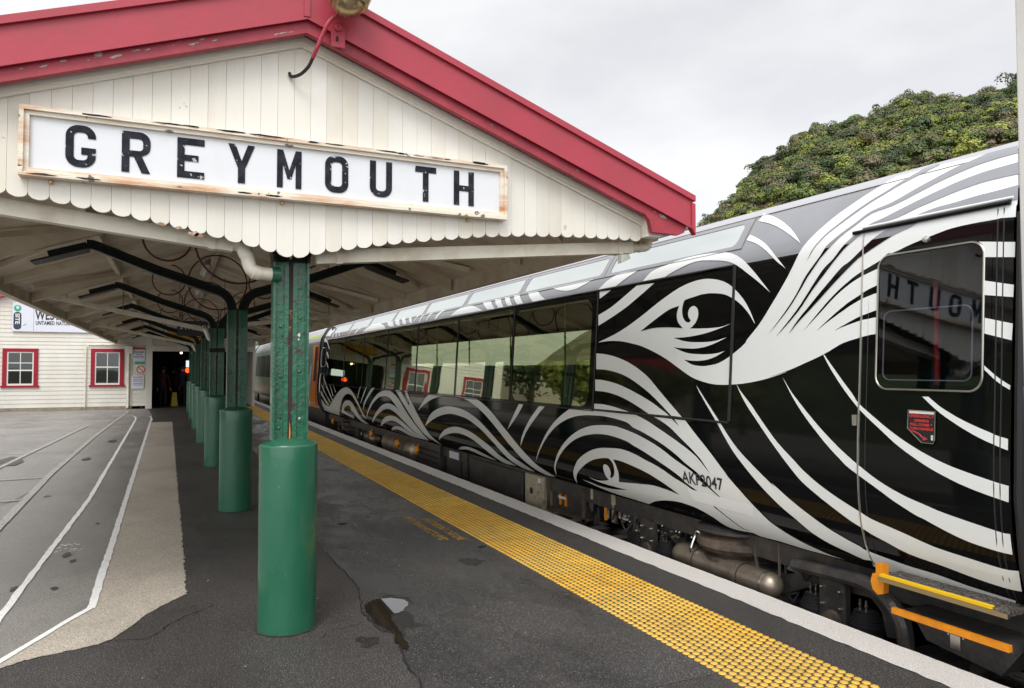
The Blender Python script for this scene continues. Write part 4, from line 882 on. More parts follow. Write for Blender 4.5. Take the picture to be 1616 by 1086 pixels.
# white pattern
LW = 'swoosh:3397,2949,16,-18,23,-16,28,-13,24,-11,21,-10,21,-11,20,-10,22,-10,28,-16,41,-23,49,-30,45,-28,37,-26,32,-25,29,-26,30,-27,30,-28,26,-25,24,-23,23,-20,20,-21,17,-22,14,-23,15,-23,16,-25,16,-27,15,-25,17,-28,16,-26,6,-9,-17,27,-27,45,-14,25,9,-15,23,-36,25,-37,25,-33,27,-36,28,-36,29,-37,31,-37,32,-39,33,-41,36,-41,36,-40,43,-40,44,-39,35,-30,13,-16,2,-8,15,-12,39,-26,53,-32,53,-29,49,-24,50,-22,48,-17,46,-11,44,-6,41,-4,33,-4,30,-1,32,0,38,2,39,4,36,6,28,7,24,9,22,8,19,8,17,8,17,7,-46,-5,-46,-5,-47,-2,-51,-1,-53,2,-49,4,-44,7,-42,9,-40,11,-38,14,-38,16,-37,16,34,-7,34,-7,40,-5,49,-4,55,-1,57,0,62,2,64,4,59,5,49,8,44,10,41,11,38,11,34,11,34,11,-48,-5,-47,-5,-54,-3,-65,-4,-69,-3,-69,2,-65,6,-63,10,-61,13,-59,16,-57,18,-56,18,56,-10,58,-11,59,-7,63,-3,65,0,63,2,59,2,57,4,58,7,60,11,60,14,61,15,-59,-2,-59,-1,-60,1,-66,3,-67,5,-68,7,-67,8,-68,11,-66,12,-63,14,-61,14,-60,15,46,-8,47,-9,53,-6,63,-2,70,0,68,2,62,2,61,3,62,4,-38,16,-17,14,-17,13,-14,15,-11,17,-8,18,-4,19,0,19,4,20,8,17,15,13,19,11,19,5,20,-2,20,-7,16,-9,10,-12,6,-15,3,-14,-1,-13,-4,-12,-6,-12,-9,-11,-12,-11,-11,-11,23,-15,16,2,15,2,16,6,15,11,14,14,12,15,9,17,5,18,4,17,1,16,-1,14,-3,15,-4,15,-5,15,-6,14,-5,7,-6,6,-14,6,-29,4,-37,5,-38,4,-38,5,-39,5,-41,4,-42,1,-43,0,-46,-3,-53,-6,-56,-8,-50,-11,-40,-14,-36,-16,-32,-16,-26,-13,-24,-13,-25,-16,-32,-23,-33,-27,-32,-29,-28,-30,-27,-33,-26,-32,-5,0,17,30,17,31,21,34,26,37,31,40,39,42,50,45,58,46,62,39,64,29,68,20,69,15,68,10,68,3,73,-2,79,-8,82,-13,88,-21,93,-28,99,-36,101,-38,102,-42,105,-45,108,-44,110,-42,114,-41,119,-38,127,-34,133,-30,137,-31,17,-3,-75,3,-73,3,-71,1,-68,0,-67,-3,-65,-4,-64,-6,-64,-9,-64,-10,-67,-11,-67,-12,-68,-14,-70,-19,-71,-20,-70,-22,-68,-23,-66,-23,-67,-26,-70,-30,-71,-32,-66,-30,-58,-26,-54,-23,-53,-20,-53,-16,-52,-12,-52,-10,-54,-9,-53,-7,-55,-4,-53,-1,-53,0,-60,3,-68,4,-73,6,-73,9,-71,11,-71,12,-69,15,-81,21,-80,22,-35,11,50,-12,95,-23,51,-12,-42,12,-86,22,-80,22,-56,18,-50,18,-50,18,-50,17,-50,18,-48,19,-50,22,-49,24,-42,20,-32,12,-27,7,-26,7,-28,6,-28,6,-26,6,-24,5,-21,4,-20,3,-19,3,-18,1,-18,1,3,110,18,-2,18,-2,19,-3,21,-2,21,-2,23,-4,27,-6,29,-7,27,-7,24,-6,22,-6,22,-6,22,-7,21,-8,22,-7,-15,7,-15,8,-18,8,-20,9,-23,9,-25,11,-27,11,-28,12,-28,10,-25,8,-24,6,-24,6,-22,6,-21,5,-21,5,3,112,19,-4,18,-5,20,-5,20,-5,21,-6,23,-7,26,-11,29,-12,28,-13,28,-14,27,-15,30,-15,30,-17,33,-17,33,-19,34,-20,34,-22,35,-23,-28,23,-29,22,-28,21,-29,21,-29,20,-30,20,-31,20,-32,20,-30,18,-29,14,-28,13,-26,12,-25,12,-24,13,-24,10,-23,8,-22,7,-22,6,-5,110,23,-6,22,-7,23,-7,21,-6,20,-6,23,-8,25,-10,28,-12,30,-15,34,-20,37,-22,39,-27,42,-32,44,-37,46,-39,50,-41,53,-44,54,-45,-47,45,-46,45,-45,42,-42,39,-41,36,-41,33,-41,31,-41,28,-38,24,-32,20,-30,16,-29,14,-27,12,-27,10,-26,10,-27,11,-26,10,-26,11,-18,14,-19,14,-16,9,-8,1,-5,-4,-19,1,-41,10,-53,16,-52,14,-48,11,-47,11,-44,9,-36,7,-34,7,-35,5,-38,3,-39,2,-43,1,-48,1,-51,-1,-50,0,-17,2,-82,-9,0,20,0,20,0,19,-3,7,-2,5,0,34,23,87,42,124,52,133,56,1,57,1,71,3,100,4,117,7,98,4,55,2,31,-1,38,-1,57,0,65,0;s1:2676,2376,-201,-34,1,-83,164,23,1,14,0,13,2,13,3,13,4,11,5,10,7,8,7,6;s2:2640,2148,-161,-41,2,-67,157,26;s3:2635,1936,-154,-41,5,-91,149,44;s4:2634,1669,-27,-24,-26,-23,-25,-20,-23,-16,-22,-14,-22,-13,3,-24,20,12,21,12,22,16,25,20,25,24,26,24;s5:2963,1482,-23,-18,-23,-17,-26,-19,-33,-19,-36,-19,-35,-18,-34,-15,-33,-14,-32,-12,-34,-13,-33,-11,-28,-10,-17,-6,-12,-5,-14,-4,-17,-4,-19,-4,-18,-4,0,-61,18,5,19,5,22,8,31,11,34,12,35,14,32,14,33,16,32,16,35,19,35,20,33,19,25,16,23,16,23,17,25,20,26,22,26,22;s6:3749,1747,-19,-22,-20,-22,-22,-26,-29,-31,-31,-35,-31,-34,-31,-33,-31,-32,-27,-28,-18,-22,-13,-19,-21,-20,-31,-24,-38,-26,-40,-27,-41,-27,-42,-28,-42,-26,-39,-23,-38,-21,-42,-22,-48,-23,-51,-23,-50,-20,-48,-18,-46,-15,-46,-14,-44,-11,-43,-10,-43,-10,-44,-9,-43,-9,-36,-7,-27,-5,-22,-3,-21,-3,3,-88,18,3,19,4,26,5,38,7,45,10,46,10,43,12,43,12,44,15,46,17,48,18,44,19,38,18,35,18,36,19,38,20,39,23,40,24,40,28,41,30,42,31,44,31,44,32,42,33,39,34,36,35,33,33,29,31,26,29,26,30,29,35,29,36,25,34,20,28,17,26,16,27;s7:4129,1586,-23,-27,-22,-27,-23,-27,-23,-25,-24,-24,-27,-25,-28,-26,-30,-27,-33,-30,-38,-32,-40,-35,-39,-32,-39,-31,-37,-28,-36,-27,-31,-22,-29,-21,-29,-19,-28,-19,-29,-18,-26,-17,-22,-14,-21,-12,-27,-15,-36,-21,-42,-23,-46,-23,-50,-22,-53,-21,-52,-18,-49,-15,-49,-12,-49,-11,-48,-12,-48,-12,-64,-12,-95,-15,-107,-16,-79,-11,-36,-3,-14,1,-13,1,-2,-111,23,0,22,0,32,1,46,4,57,6,56,8,51,11,50,14,46,14,42,14,39,13,33,12,23,6,17,4,24,8,40,16,48,21,46,20,37,18,35,19,45,23,65,32,77,38,66,33,37,22,22,17,24,19,33,25,35,27,37,30,38,31,38,34,38,34,37,34,36,34,36,36,35,37,35,39,34,41,34,45,33,47;s8:4620,1525,-21,-21,-20,-22,-25,-24,-33,-27,-36,-30,-36,-30,-32,-30,-31,-31,-33,-31,-34,-33,-35,-32,-34,-32,-31,-28,-31,-27,-38,-31,-51,-38,-58,-41,-47,-33,-27,-21,-18,-13,-22,-16,-31,-20,-36,-22,-40,-23,-46,-24,-51,-25,-50,-23,-49,-21,-49,-19,-43,-16,-33,-13,-28,-9,-27,-10,-24,-10,-23,-10,-37,-11,-56,-12,-69,-13,-70,-14,-72,-16,-74,-18,-73,-14,-70,-8,-68,-6,-66,-5,-65,-6,-62,-5,-51,-3,-37,1,-27,4,-27,4,13,-117,25,-3,24,-2,33,-1,45,2,54,4,59,6,61,7,66,10,68,9,73,7,75,7,67,9,57,14,48,16,42,14,35,10,30,8,29,8,29,11,27,11,28,12,27,10,27,10,33,14,41,19,47,23,45,22,38,20,38,18,39,21,44,24,46,25,42,27,35,25,31,26,33,29,38,34,41,36,39,37,36,33,34,33,36,33,38,36,39,37,39,38,41,39,42,39,38,38,32,36,29,35,25,32,18,25,14,21;s9:5119,1509,-28,-26,-27,-26,-30,-27,-31,-30,-34,-31,-36,-33,-40,-37,-43,-40,-42,-38,-37,-36,-36,-36,-38,-35,-39,-36,-40,-36,-42,-34,-45,-32,-46,-31,-46,-30,-47,-30,-48,-30,-44,-27,-42,-27,-38,-24,-23,-14,8,7,21,17,1,4,-39,-20,-59,-33,-56,-33,-49,-26,-50,-26,-52,-25,-54,-26,-56,-26,-53,-22,-44,-19,-43,-15,-42,-14,-46,-15,-45,-12,-36,-11,-13,-7,-5,-4,-30,-6,-78,-10,-100,-11,-89,-9,-67,-3,-59,-1,-63,-2,-69,-7,-72,-8,-75,-7,-79,-5,-81,-4,-79,-4,18,-33,79,-2,82,-2,90,-1,105,-1,114,0,113,-2,115,-5,112,-7,81,0,22,16,-13,22,-4,16,17,2,24,-5,26,-2,29,6,32,8,37,9,43,8,47,9,47,11,45,13,45,16,45,19,44,23,42,27,43,29,51,27,52,28,51,31,50,32,49,33,51,36,59,43,59,46,44,35,14,11,-1,-1,8,7,31,25,41,34,42,37,38,37,36,40,35,39,32,35,29,33,34,37,45,45,50,50,46,46,40,42,34,38,22,23,-1,-5,-14,-20,-4,-7,17,23,27,37;neck:5248,1196,-51,-37,-50,-36,-55,-41,-64,-47,-70,-51,-66,-51,-71,-59,-69,-57,-41,-36,11,7,38,28,18,13,-24,-18,-43,-34,-45,-33,-40,-29,-40,-29,-38,-29,-37,-28,-37,-28,-38,-28,-39,-28,-36,-30,-39,-28,-44,-24,-47,-21,-47,-19,-47,-16,-45,-14,-42,-14,-46,-13,-48,-10,-41,-10,-31,-8,-27,-6,-30,-4,-36,-3,-40,-2,-39,-1,56,-1,57,-1,62,-1,69,-1,75,-2,76,0,76,2,77,3,74,2,75,-2,73,-2,57,-1,28,5,12,7,25,3,58,-5,74,-9,67,-5,52,0,43,3,39,9,29,16,26,21,35,20,48,18,62,16,60,13,60,8,60,4,54,3,45,2,38,-1,45,-2,55,-5,61,-7,61,-9,60,-11,61,-13,65,-16,60,-19,62,-21,66,-22,-2,2,63,2,64,2,63,2,59,1,58,0,67,2,81,1,91,3,93,5,97,9,102,11,95,12,79,12,71,13,81,11,-59,-2,-58,-3,-60,-3,-58,-5,-55,-7,-68,-3,-85,-1,-96,3,-100,6,-96,10,-97,13,-94,13,73,-2,75,-2,77,0,82,0,85,1,76,3,63,2,53,4,48,5,39,6,34,7,34,7,-53,-4,-52,-5,-53,-2,-55,3,-54,5,-50,7,-40,7,-34,8,-35,8,15,15,14,16,9,18,4,22,7,23,2,20,-4,16,-8,14,-10,10,-13,7,-15,4,-17,0,-18,-3,-19,-6,-16,-11,-10,-17,-6,-21,-1,-20,6,-16,16,-17,18,-16,-9,-3,-10,-3,-12,1,-16,5,-19,9,-19,13,-16,18,-12,21,-8,20,-3,19,0,18,3,17,8,16,12,14,14,12,15,9,16,6,16,7,32,-2,31,-2,42,-5,60,-9,71,-13,71,-17,68,-21,68,-26,64,-27,61,-30,63,-32,63,-32,52,-31,42,-30,33,-29,26,-28,37,-31,49,-33,-21,28,-11,26,-12,29,-19,33,-30,38,-40,38,-48,39,-42,37,-51,37,-65,36,-74,37,-75,31,-74,27,-76,23,-75,18,-69,12,-67,8,-74,6,-84,7,-89,6,-83,2,-74,-4,-69,-7,-68,-10,-69,-12,-69,-16,-70,-15,-71,-14,-71,-14,-70,-16,-68,-20,-64,-23,-58,-19,-49,-13,-44,-11,-48,-13,-58,-20,-63,-22,-64,-23,-70,-30,-64,-34,-43,-22,-3,-3,17,7,-3,-3,-46,-25,-66,-35,-58,-30,-34,-22,-30,-18,-26,-12,-27,-4,-27,2,-28,1,25,1,25,1,25,6,26,13,28,19,38,22,59,31,66,37,43,26,-8,2,-31,-9,-8,0,39,22,64,33,73,30,70,26,70,25,56,21,26,14,12,10,26,14,57,23,76,27,85,27,93,29,102,30,93,27,79,20,68,16,59,14,41,12,30,9,46,10,78,11,95,11,94,7,83,4,80,0,82,-4,86,-7,89,-11,87,-14,80,-17,76,-21,79,-26,86,-34,87,-41,80,-43,75,-47,72,-50,61,-47,47,-40,50,-38,45,-39,34,-42,25,-42,58,-48,-33,35,-8,31,-14,32,-29,36,-39,38,-46,42,-45,48,-57,54,-66,52,-65,49,-73,47,-77,44,-80,40,-84,37,-82,31,-82,26,-83,21,-83,17,-85,12,-86,8,-84,6,-78,4,-77,2,-85,-2,-104,-11,-111,-14,-94,-15,-65,-11,-51,-11,-60,-14,-79,-19,-86,-22,-83,-25,-77,-27,-75,-30,-75,-29,-81,-27,-81,-27,-66,-25,-44,-24,-29,-24,-28,-20,-32,-15,-32,-13,-36,-15,-38,-19,-42,-22,-44,-24,-49,-24,-45,-28,-42,-28,41,32,45,31,47,28,39,22,33,21,38,24,45,32,49,35,54,31,51,23,50,20,50,20,45,22,45,22,53,24,68,27,79,29,82,27,84,24,86,23,79,20,67,15,57,11,52,11,38,15,32,15,51,14,83,11,103,10,105,8,102,4,103,1,106,-2,111,-4,115,-7,106,-11,91,-14,82,-17,86,-22,93,-29,94,-34,91,-40,87,-48,87,-54,80,-55,74,-57,73,-60,74,-58,60,-53,61,-52,80,-55,-60,48,-47,46,-45,48,-59,56,-66,59,-60,58,-66,57,-70,58,-71,52,-67,45,-69,41,-74,39,-78,37,-81,35,-80,35,-176,5,-171,4,-200,3,-248,-1,-266,-3,-250,-3,-61,-13,-59,-14,-67,-17,-81,-24,-87,-28,-83,-28,-80,-27,-78,-27,-73,-26,-69,-26,-64,-24,-53,-24,-41,-19,-32,-19,-34,-22,-41,-31,-43,-35,-43,-34,37,38,37,38,38,34,38,28,39,24,42,26,51,28,54,29,54,29,51,28,50,29,51,25,51,20,49,17,46,15,39,11,34,9,35,9;p1:6799,1814,-68,-4,-68,-4,-71,-7,-79,-11,-82,-14,-83,-17,-83,-20,-83,-23,-84,-28,-88,-34,-89,-39,-79,-39,-64,-38,-56,-38,-57,-39,-61,-40,-62,-40,-62,-40,-61,-39,-61,-39,-61,-39,152,3,43,26,45,26,51,29,62,34,70,38,75,38,81,36,87,36,85,33,77,27,73,23,79,20,90,18,97,15,93,11,80,6,75,2,76,1;p2:6799,1534,-53,-1,-53,-1,-64,-4,-81,-8,-90,-11,-94,-15,-96,-19,-98,-23,-94,-24,-90,-25,-86,-25,-77,-23,-62,-21,-55,-20,-54,-21,-58,-23,-58,-23,-57,-24,317,-1,62,21,63,22,71,22,82,25,89,25,92,22,93,19,95,15,92,11,85,6,83,2,83,1;p3:6794,1275,-64,1,-62,1,-64,-1,-64,-4,-66,-5,-73,-7,-86,-11,-93,-12,-91,-13,658,-1;p0:6794,2485,-226,-9,219,-72;pb:6797,2228,-86,22,-84,21,-86,26,-94,34,-95,39,-84,34,-64,27,-55,22,-53,23,-294,-6,56,-25,57,-26,67,-29,84,-36,95,-40,97,-39,99,-34,102,-33,96,-29,82,-24,74,-21,75,-22;a1:6002,2504,-45,29,-45,29,-50,25,-56,16,-67,11,-73,9,-79,11,-82,10,-84,7,-86,4,-87,1,-88,-2,-92,-5,-92,-8,-75,-8,-46,-4,-33,-4,-38,-9,-52,-17,-56,-22,-48,-26,-48,-33,-46,-39,-43,-38,-41,-38,-39,-39,-36,-36,-32,-32,-29,-30,-29,-30,43,32,43,32,45,33,49,33,50,33,46,30,37,25,34,21,33,19,34,17,35,15,41,14,51,12,59,12,67,10,79,11,90,11,91,2,88,-9,93,-18,90,-19,78,-19,70,-22,73,-22;a2:6835,2504,-61,30,-60,28,-61,26,-59,22,-67,17,-80,12,-100,1,-113,-4,-109,-4,53,-19,53,-19,58,-21,68,-22,70,-24,71,-25;a3:4585,2924,-57,-21,-51,-19,-53,-22,-54,-26,-54,-28,-53,-30,-47,-30,-46,-30,-46,-34,-49,-38,-43,-40,-37,-38,39,27,44,27,47,29,52,29,53,30,53,28,51,25,50,22,51,21,53,19,54,17,55,18;a4:4619,2745,-50,-21,-49,-22,-49,-23,-47,-24,-44,-25,-43,-29,-40,-31,-32,-33,-34,-34,-32,-33,-32,-34,-32,-34,30,22,32,22,33,25,37,31,41,35,40,32,44,29,46,25,47,23,50,21,49,17,50,18;k1:10200,2648,-339,-11,-214,-130,273,9;k2:9743,2652,-233,-11,-172,-131,187,4;k3:9389,2648,-180,-9,-161,-125,156,3;k4:9091,2648,-202,-6,-181,-130,189,-1;k5:8648,2645,-296,-8,-53,-24,-51,-25,-44,-22,-41,-20,-45,-19,-43,-20,354,3,34,20,33,20,31,21,36,23,41,25;k6:7958,2640,-977,0,44,-11,44,-11,49,-12,55,-14,62,-15,70,-11,72,-4,73,-1,75,-1,82,11,85,12,82,13,68,14,57,15;j0:11500,2523,-56,20,-55,20,-69,18,-73,20,-88,18,-101,13,-115,8,-125,2,-123,-4,-112,-13,-107,-19,-107,-21,-92,-22,-86,-23,-85,-23,186,1,192,2,213,1,247,1,272,0;j1:12336,2528,-40,22,-39,23,-33,23,-38,22,-49,22,-50,15,-68,3,-79,-4,-78,-3,216,-53,141,-78;j2:12812,2525,-31,22,-30,22,-25,21,-18,24,-25,21,-28,16,-41,3,-52,-3,-52,-4,159,-73,91,-56;j3:13226,2523,-22,23,-22,23,-14,23,-12,25,-20,23,-17,16,-31,4,-41,-4,-40,-3,90,-65,66,-70;j4:13573,2536,-19,19,-20,19,-11,20,-14,24,-20,24,-15,18,-26,4,-33,-3,-34,-3,79,-61,62,-64;j5:14030,2661,-201,-6,-198,-123,148,-1;j6:14546,2672,-275,-7,-246,-134,210,0;j7:15027,2665,-321,-2,-257,-134,258,2;j8:15670,2665,-501,-10,-249,-123,340,3;h0:17707,2535,-118,32,-86,33,-100,29,-140,22,-166,18,-186,10,-212,2,-229,-4,-208,-10,-174,-18,-146,-23,-129,-26,-108,-27,-66,-27,-67,-27,361,4,375,5,370,3,346,2,336,1;h1:18645,2537,-87,32,-53,32,-56,28,-84,19,-100,13,-100,14,-73,-17,74,-21,88,-20,70,-21,51,-22,59,-21,60,-22;h2:19383,2535,-75,30,-48,32,-36,28,-59,19,-65,13,-65,14,203,-115;h3:20575,2555,23,32,70,34,57,29,29,20,2,13,2,13,-364,-148;h4:21006,2550,4,33,61,36,37,25,-9,9,-46,-3,-46,-3,-152,-103;h5:21499,2554,5,36,55,39,46,29,-3,12,-37,0,-37,0,-225,-124;h6:23039,2646,-82,45,-82,45,-92,39,-97,31,-106,26,-136,15,-182,2,-209,-8,-206,-7,-59,-33,-58,-32,-19,-28,58,-20,99,-15,66,-18,-4,-23,-37,-25,-16,-25;la:12992,879,-92,52,-86,50,-81,48,-82,45,-78,42,-70,34,-67,24,-63,16,-64,16,-687,1,157,-22,160,-22,157,-26,151,-32,153,-37,151,-41,145,-46,144,-50;lb:11022,1210,-869,-2,-147,-35,-143,-34,-148,-42,-148,-55,-151,-63,-143,-63,-134,-62,-132,-62,-125,-59,-102,-53,-97,-51,-99,-47,-95,-48,-83,-47,-81,-39,-81,-28,-78,-20,-62,-18,-51,-18,-45,-16,-40,-16,97,-5,99,-4,94,3,89,16,89,24,82,31,95,34,87,40,86,48,101,56,124,61,121,62,118,59,122,58,125,57,131,55,139,52,144,48,153,44,159,41,153,33,133,23,119,15,111,12,101,8,90,3;lc:12639,625,-71,47,-70,47,-68,45,-81,47,-92,47,-106,41,-122,36,-131,30,-139,26,-149,21,-156,17,-159,10,-161,2,-162,-4,-158,-9,-152,-14,-149,-19,-146,-24,-141,-29,-134,-33,-131,-38,-127,-44,-124,-48,-121,-47,-107,-46,-103,-45,-102,-43,-100,-41,-76,-41,-81,-36,-92,-31,-98,-26,-95,-24,-71,-26,-64,-25,-55,-25,120,-2,122,-1,108,8,91,19,86,28,84,31,87,36,75,42,74,44,88,45,105,46,107,45,111,44,120,42,130,38,133,34,137,31,141,25,148,18,153,12,147,8,131,6,123,2,132,-5,152,-13,161,-22,161,-26,157,-32,155,-38,146,-39,136,-40,135,-41;ld:12123,409,-75,40,-75,41,-91,40,-103,40,-99,39,-110,34,-125,29,-133,24,-129,19,-113,11,-107,5,-120,0,-141,-6,-149,-11,-144,-16,-132,-22,-127,-27,-124,-29,-121,-29,-118,-29,-99,-33,-84,-37,-81,-37,-99,-34,-125,-29,-116,-29,-103,-29,141,-7,144,-7,125,1,90,15,70,24,72,28,92,28,97,33,99,32,101,34,103,34,121,28,124,21,124,17,125,11,122,6,123,0,127,-6,142,-14,147,-20,134,-22,117,-22,114,-25,107,-26,99,-28,91,-30;le:11349,332,-112,27,-95,24,-93,20,-99,16,-109,12,-108,8,-97,2,-96,-3,-105,-7,-117,-11,-126,-15,-121,-17,-111,-18,-112,-20,-100,-21,147,1,150,1,139,4,119,12,109,14,107,12,91,8,83,6,109,-2,156,-12,186,-19;lf:9022,831,-40,43,-39,42,-53,53,-73,71,-83,80,-75,79,-141,2,63,-59,67,-60,78,-61,89,-62,102,-63;lg:8662,643,-21,39,-20,39,-34,51,-64,71,-84,82,-87,78,-93,69,-96,65,-91,64,-154,0,83,-51,84,-52,90,-58,93,-64,98,-70,90,-70,69,-64,62,-64;i1:17145,495,-60,38,-43,36,-60,47,-122,68,-143,77,-134,74,-142,70,-152,66,-155,59,-173,51,-179,44,-174,33,-173,22,-172,13,-156,4,-131,-2,-117,-10,-125,-18,-140,-28,-146,-36,-137,-42,-131,-48,-130,-54,-119,-53,-115,-50,-113,-50,-116,-49,-117,-48,-109,-48,-107,-46,-103,-43,-81,-41,-75,-44,-89,-45,-97,-46,-17,-53,81,40,129,36,132,35,111,34,97,34,93,36,118,35,114,37,114,40,115,45,131,47,138,48,145,49,148,50,139,46,127,40,116,34,118,25,121,14,122,4,132,-3,145,-7,155,-13,158,-24,160,-37,164,-48,170,-56,172,-69,169,-79,172,-73,118,-60,85,-51;i2:14513,1221,-339,1,-138,-56,-135,-55,-136,-60,-150,-71,-151,-75,-142,-73,-137,-69,-123,-66,-108,-62,-114,-54,-95,-50,-68,-48,-57,-41,-53,-37,-12,-40,81,37,124,35,111,38,89,43,84,47,113,49,115,55,116,60,142,62,144,65,146,69,158,71,166,73,179,75;i3:13901,1222,-290,0,95,-13,-117,-63,-112,-63,-104,-62,-107,-60,-100,-59,-104,-61,-112,-64,-111,-66,-92,-61,-92,-56,-83,-51,-58,-46,-70,-37,-77,-30,-81,-27,-55,-27,-46,-27,-30,-28,116,25,128,24,119,32,135,40,120,48,100,55,117,59,110,65,108,66,143,70,138,71,89,57,-7,27,-57,12,-9,29,89,61,148,79;i4:16786,398,-68,36,-66,35,-114,46,-163,59,-154,65,-170,63,-170,60,-174,57,-168,46,-156,30,-152,20,-148,11,-142,4,-138,-5,-141,-13,-148,-20,-150,-28,-147,-34,-138,-40,-136,-46,-126,-46,-125,-42,-129,-41,-137,-42,-128,-46,-119,-47,-118,-42,-116,-34,-83,-31,-57,-34,133,17,148,15,126,24,141,32,129,39,122,41,116,46,148,45,144,42,133,38,125,34,131,30,137,25,133,20,129,14,121,9,117,3,128,-6,148,-19,160,-29,157,-35,166,-38,164,-44,164,-49,185,-58,235,-67;i5:16167,360,-179,56,-115,50,-126,46,-140,42,-111,36,-120,30,-131,25,-140,20,-140,13,-139,6,-138,1,-139,-7,-138,-15,-137,-21,-139,-25,-138,-29,-139,-33,-118,-35,-128,-36,-137,-36,-144,-33,-146,-27,-125,-25,-110,-27,169,5,173,6,159,13,144,22,154,27,160,29,140,35,125,38,127,32,141,19,146,11,140,5,127,1,119,-5,125,-12,154,-21,176,-30,175,-33,167,-35,166,-39;i6:15324,344,-124,31,-98,28,-74,23,-83,18,-91,15,-102,12,-119,10,-130,7,-124,1,-106,-7,-102,-14,-120,-18,-149,-23,-163,-26,-136,-24,-131,-14,-135,-10,-126,-11,250,-5,259,-6,219,2,142,16,109,24,115,18,138,11,140,6,148,-1,162,-13,208,-24;i7:21572,558,-262,76,-257,75,-215,71,-195,68,-192,66,-192,60,-200,55,-207,50,-199,39,-192,27,-193,17,-181,6,-166,-5,-155,-15,-157,-24,-158,-34,-148,-42,-147,-49,-144,-54,-129,-61,-126,-62,-122,-64,-100,-66,-94,-64,-110,-57,-75,-58,-55,-58,90,22,92,22,71,34,72,53,89,63,91,61,121,55,132,53,126,48,110,41,103,36,120,28,143,23,155,15,157,3,163,-13,164,-26,148,-33,122,-37,103,-44,101,-55,111,-76,166,-92,143,-84,181,-72,140,-63,263,-72,298,4,307,5,321,6,375,7,390,10,290,22,179,35,85,46,87,47,-243,251,-189,-61,-151,-61,-174,-48,-215,-25,-235,-13;i8:19834,554,-93,60,-92,60,-106,52,-105,40,-122,33,-135,24,-154,15,-166,6,-151,-3,-122,-12,-108,-21,-115,-32,-127,-46,-102,-57,-109,-56,-112,-53,-68,-55,-97,-51,-159,-42,-159,-40,-90,-45,218,-5,222,-5,170,7,87,27,69,38,112,37,82,43,56,47,60,37,99,13,87,3,61,11,13,30,-13,38,13,31,60,18,87,10,106,0,136,-12,157,-22,136,-26,90,-29,66,-33,67,-32,-133,-22,-128,-22,-150,-18,-184,-12,-203,-8,-200,-8,100,-86,184,16,218,14,222,14,227,15,232,15,236,16;i9:17859,932,-250,293,-81,2,244,-272;ia:17551,821,-146,102,-128,101,-104,81,-67,51,-58,34,-57,34,-76,2,78,-64,79,-65,97,-66,102,-68,118,-69,122,-71;ib:17337,662,-59,61,-28,59,-62,64,-121,72,-145,76,-135,68,-118,56,-109,48,-108,49,-268,9,123,-49,124,-50,134,-56,153,-68,162,-76,151,-73,107,-65,83,-61;ic:22860,1063,-265,-91,-240,-89,-230,-82,-228,-73,-180,-68,-177,-66,185,-9,175,53,177,54,185,57,200,61,196,66,199,67;id:22944,1302,-355,-126,-330,-122,-293,-109,-261,-91,-257,-78,-233,-78,169,4,222,78,243,78,241,83,257,92,269,98,299,99;ie:22423,1451,-270,-122,-263,-119,-281,-118,-282,-119,-273,-119,-261,-116,166,4,250,107,258,110,260,108,234,104,214,104,219,105;ig:21428,1244,-141,-62,-140,-60,-120,-60,-100,-60,-91,-60,-77,-60,110,7,272,170;ih:20913,1242,-90,-43,-89,-43,-89,-41,-79,-39,-73,-37,-74,-37,76,-3,227,114;ii:23031,2572,-180,1,-177,0,-165,-12,-143,-27,-129,-38,-122,-51,-133,-71,-136,-83,-135,-82,174,42,98,59,99,60,104,46,110,24,114,11,124,8,137,6,148,4,149,4;ij:23063,2379,-261,0,24,-168,220,5;ik:22177,2165,-74,-13,-74,-13,-73,-25,-73,-45,-72,-57,-72,-56,80,1,283,113;il:23026,2118,-237,-4,27,-160,175,2;im:22151,1868,-74,-13,-74,-12,-73,-24,-72,-42,-71,-52,-71,-53,80,0,285,117;io:22992,1843,-218,-2,31,-144,158,1'
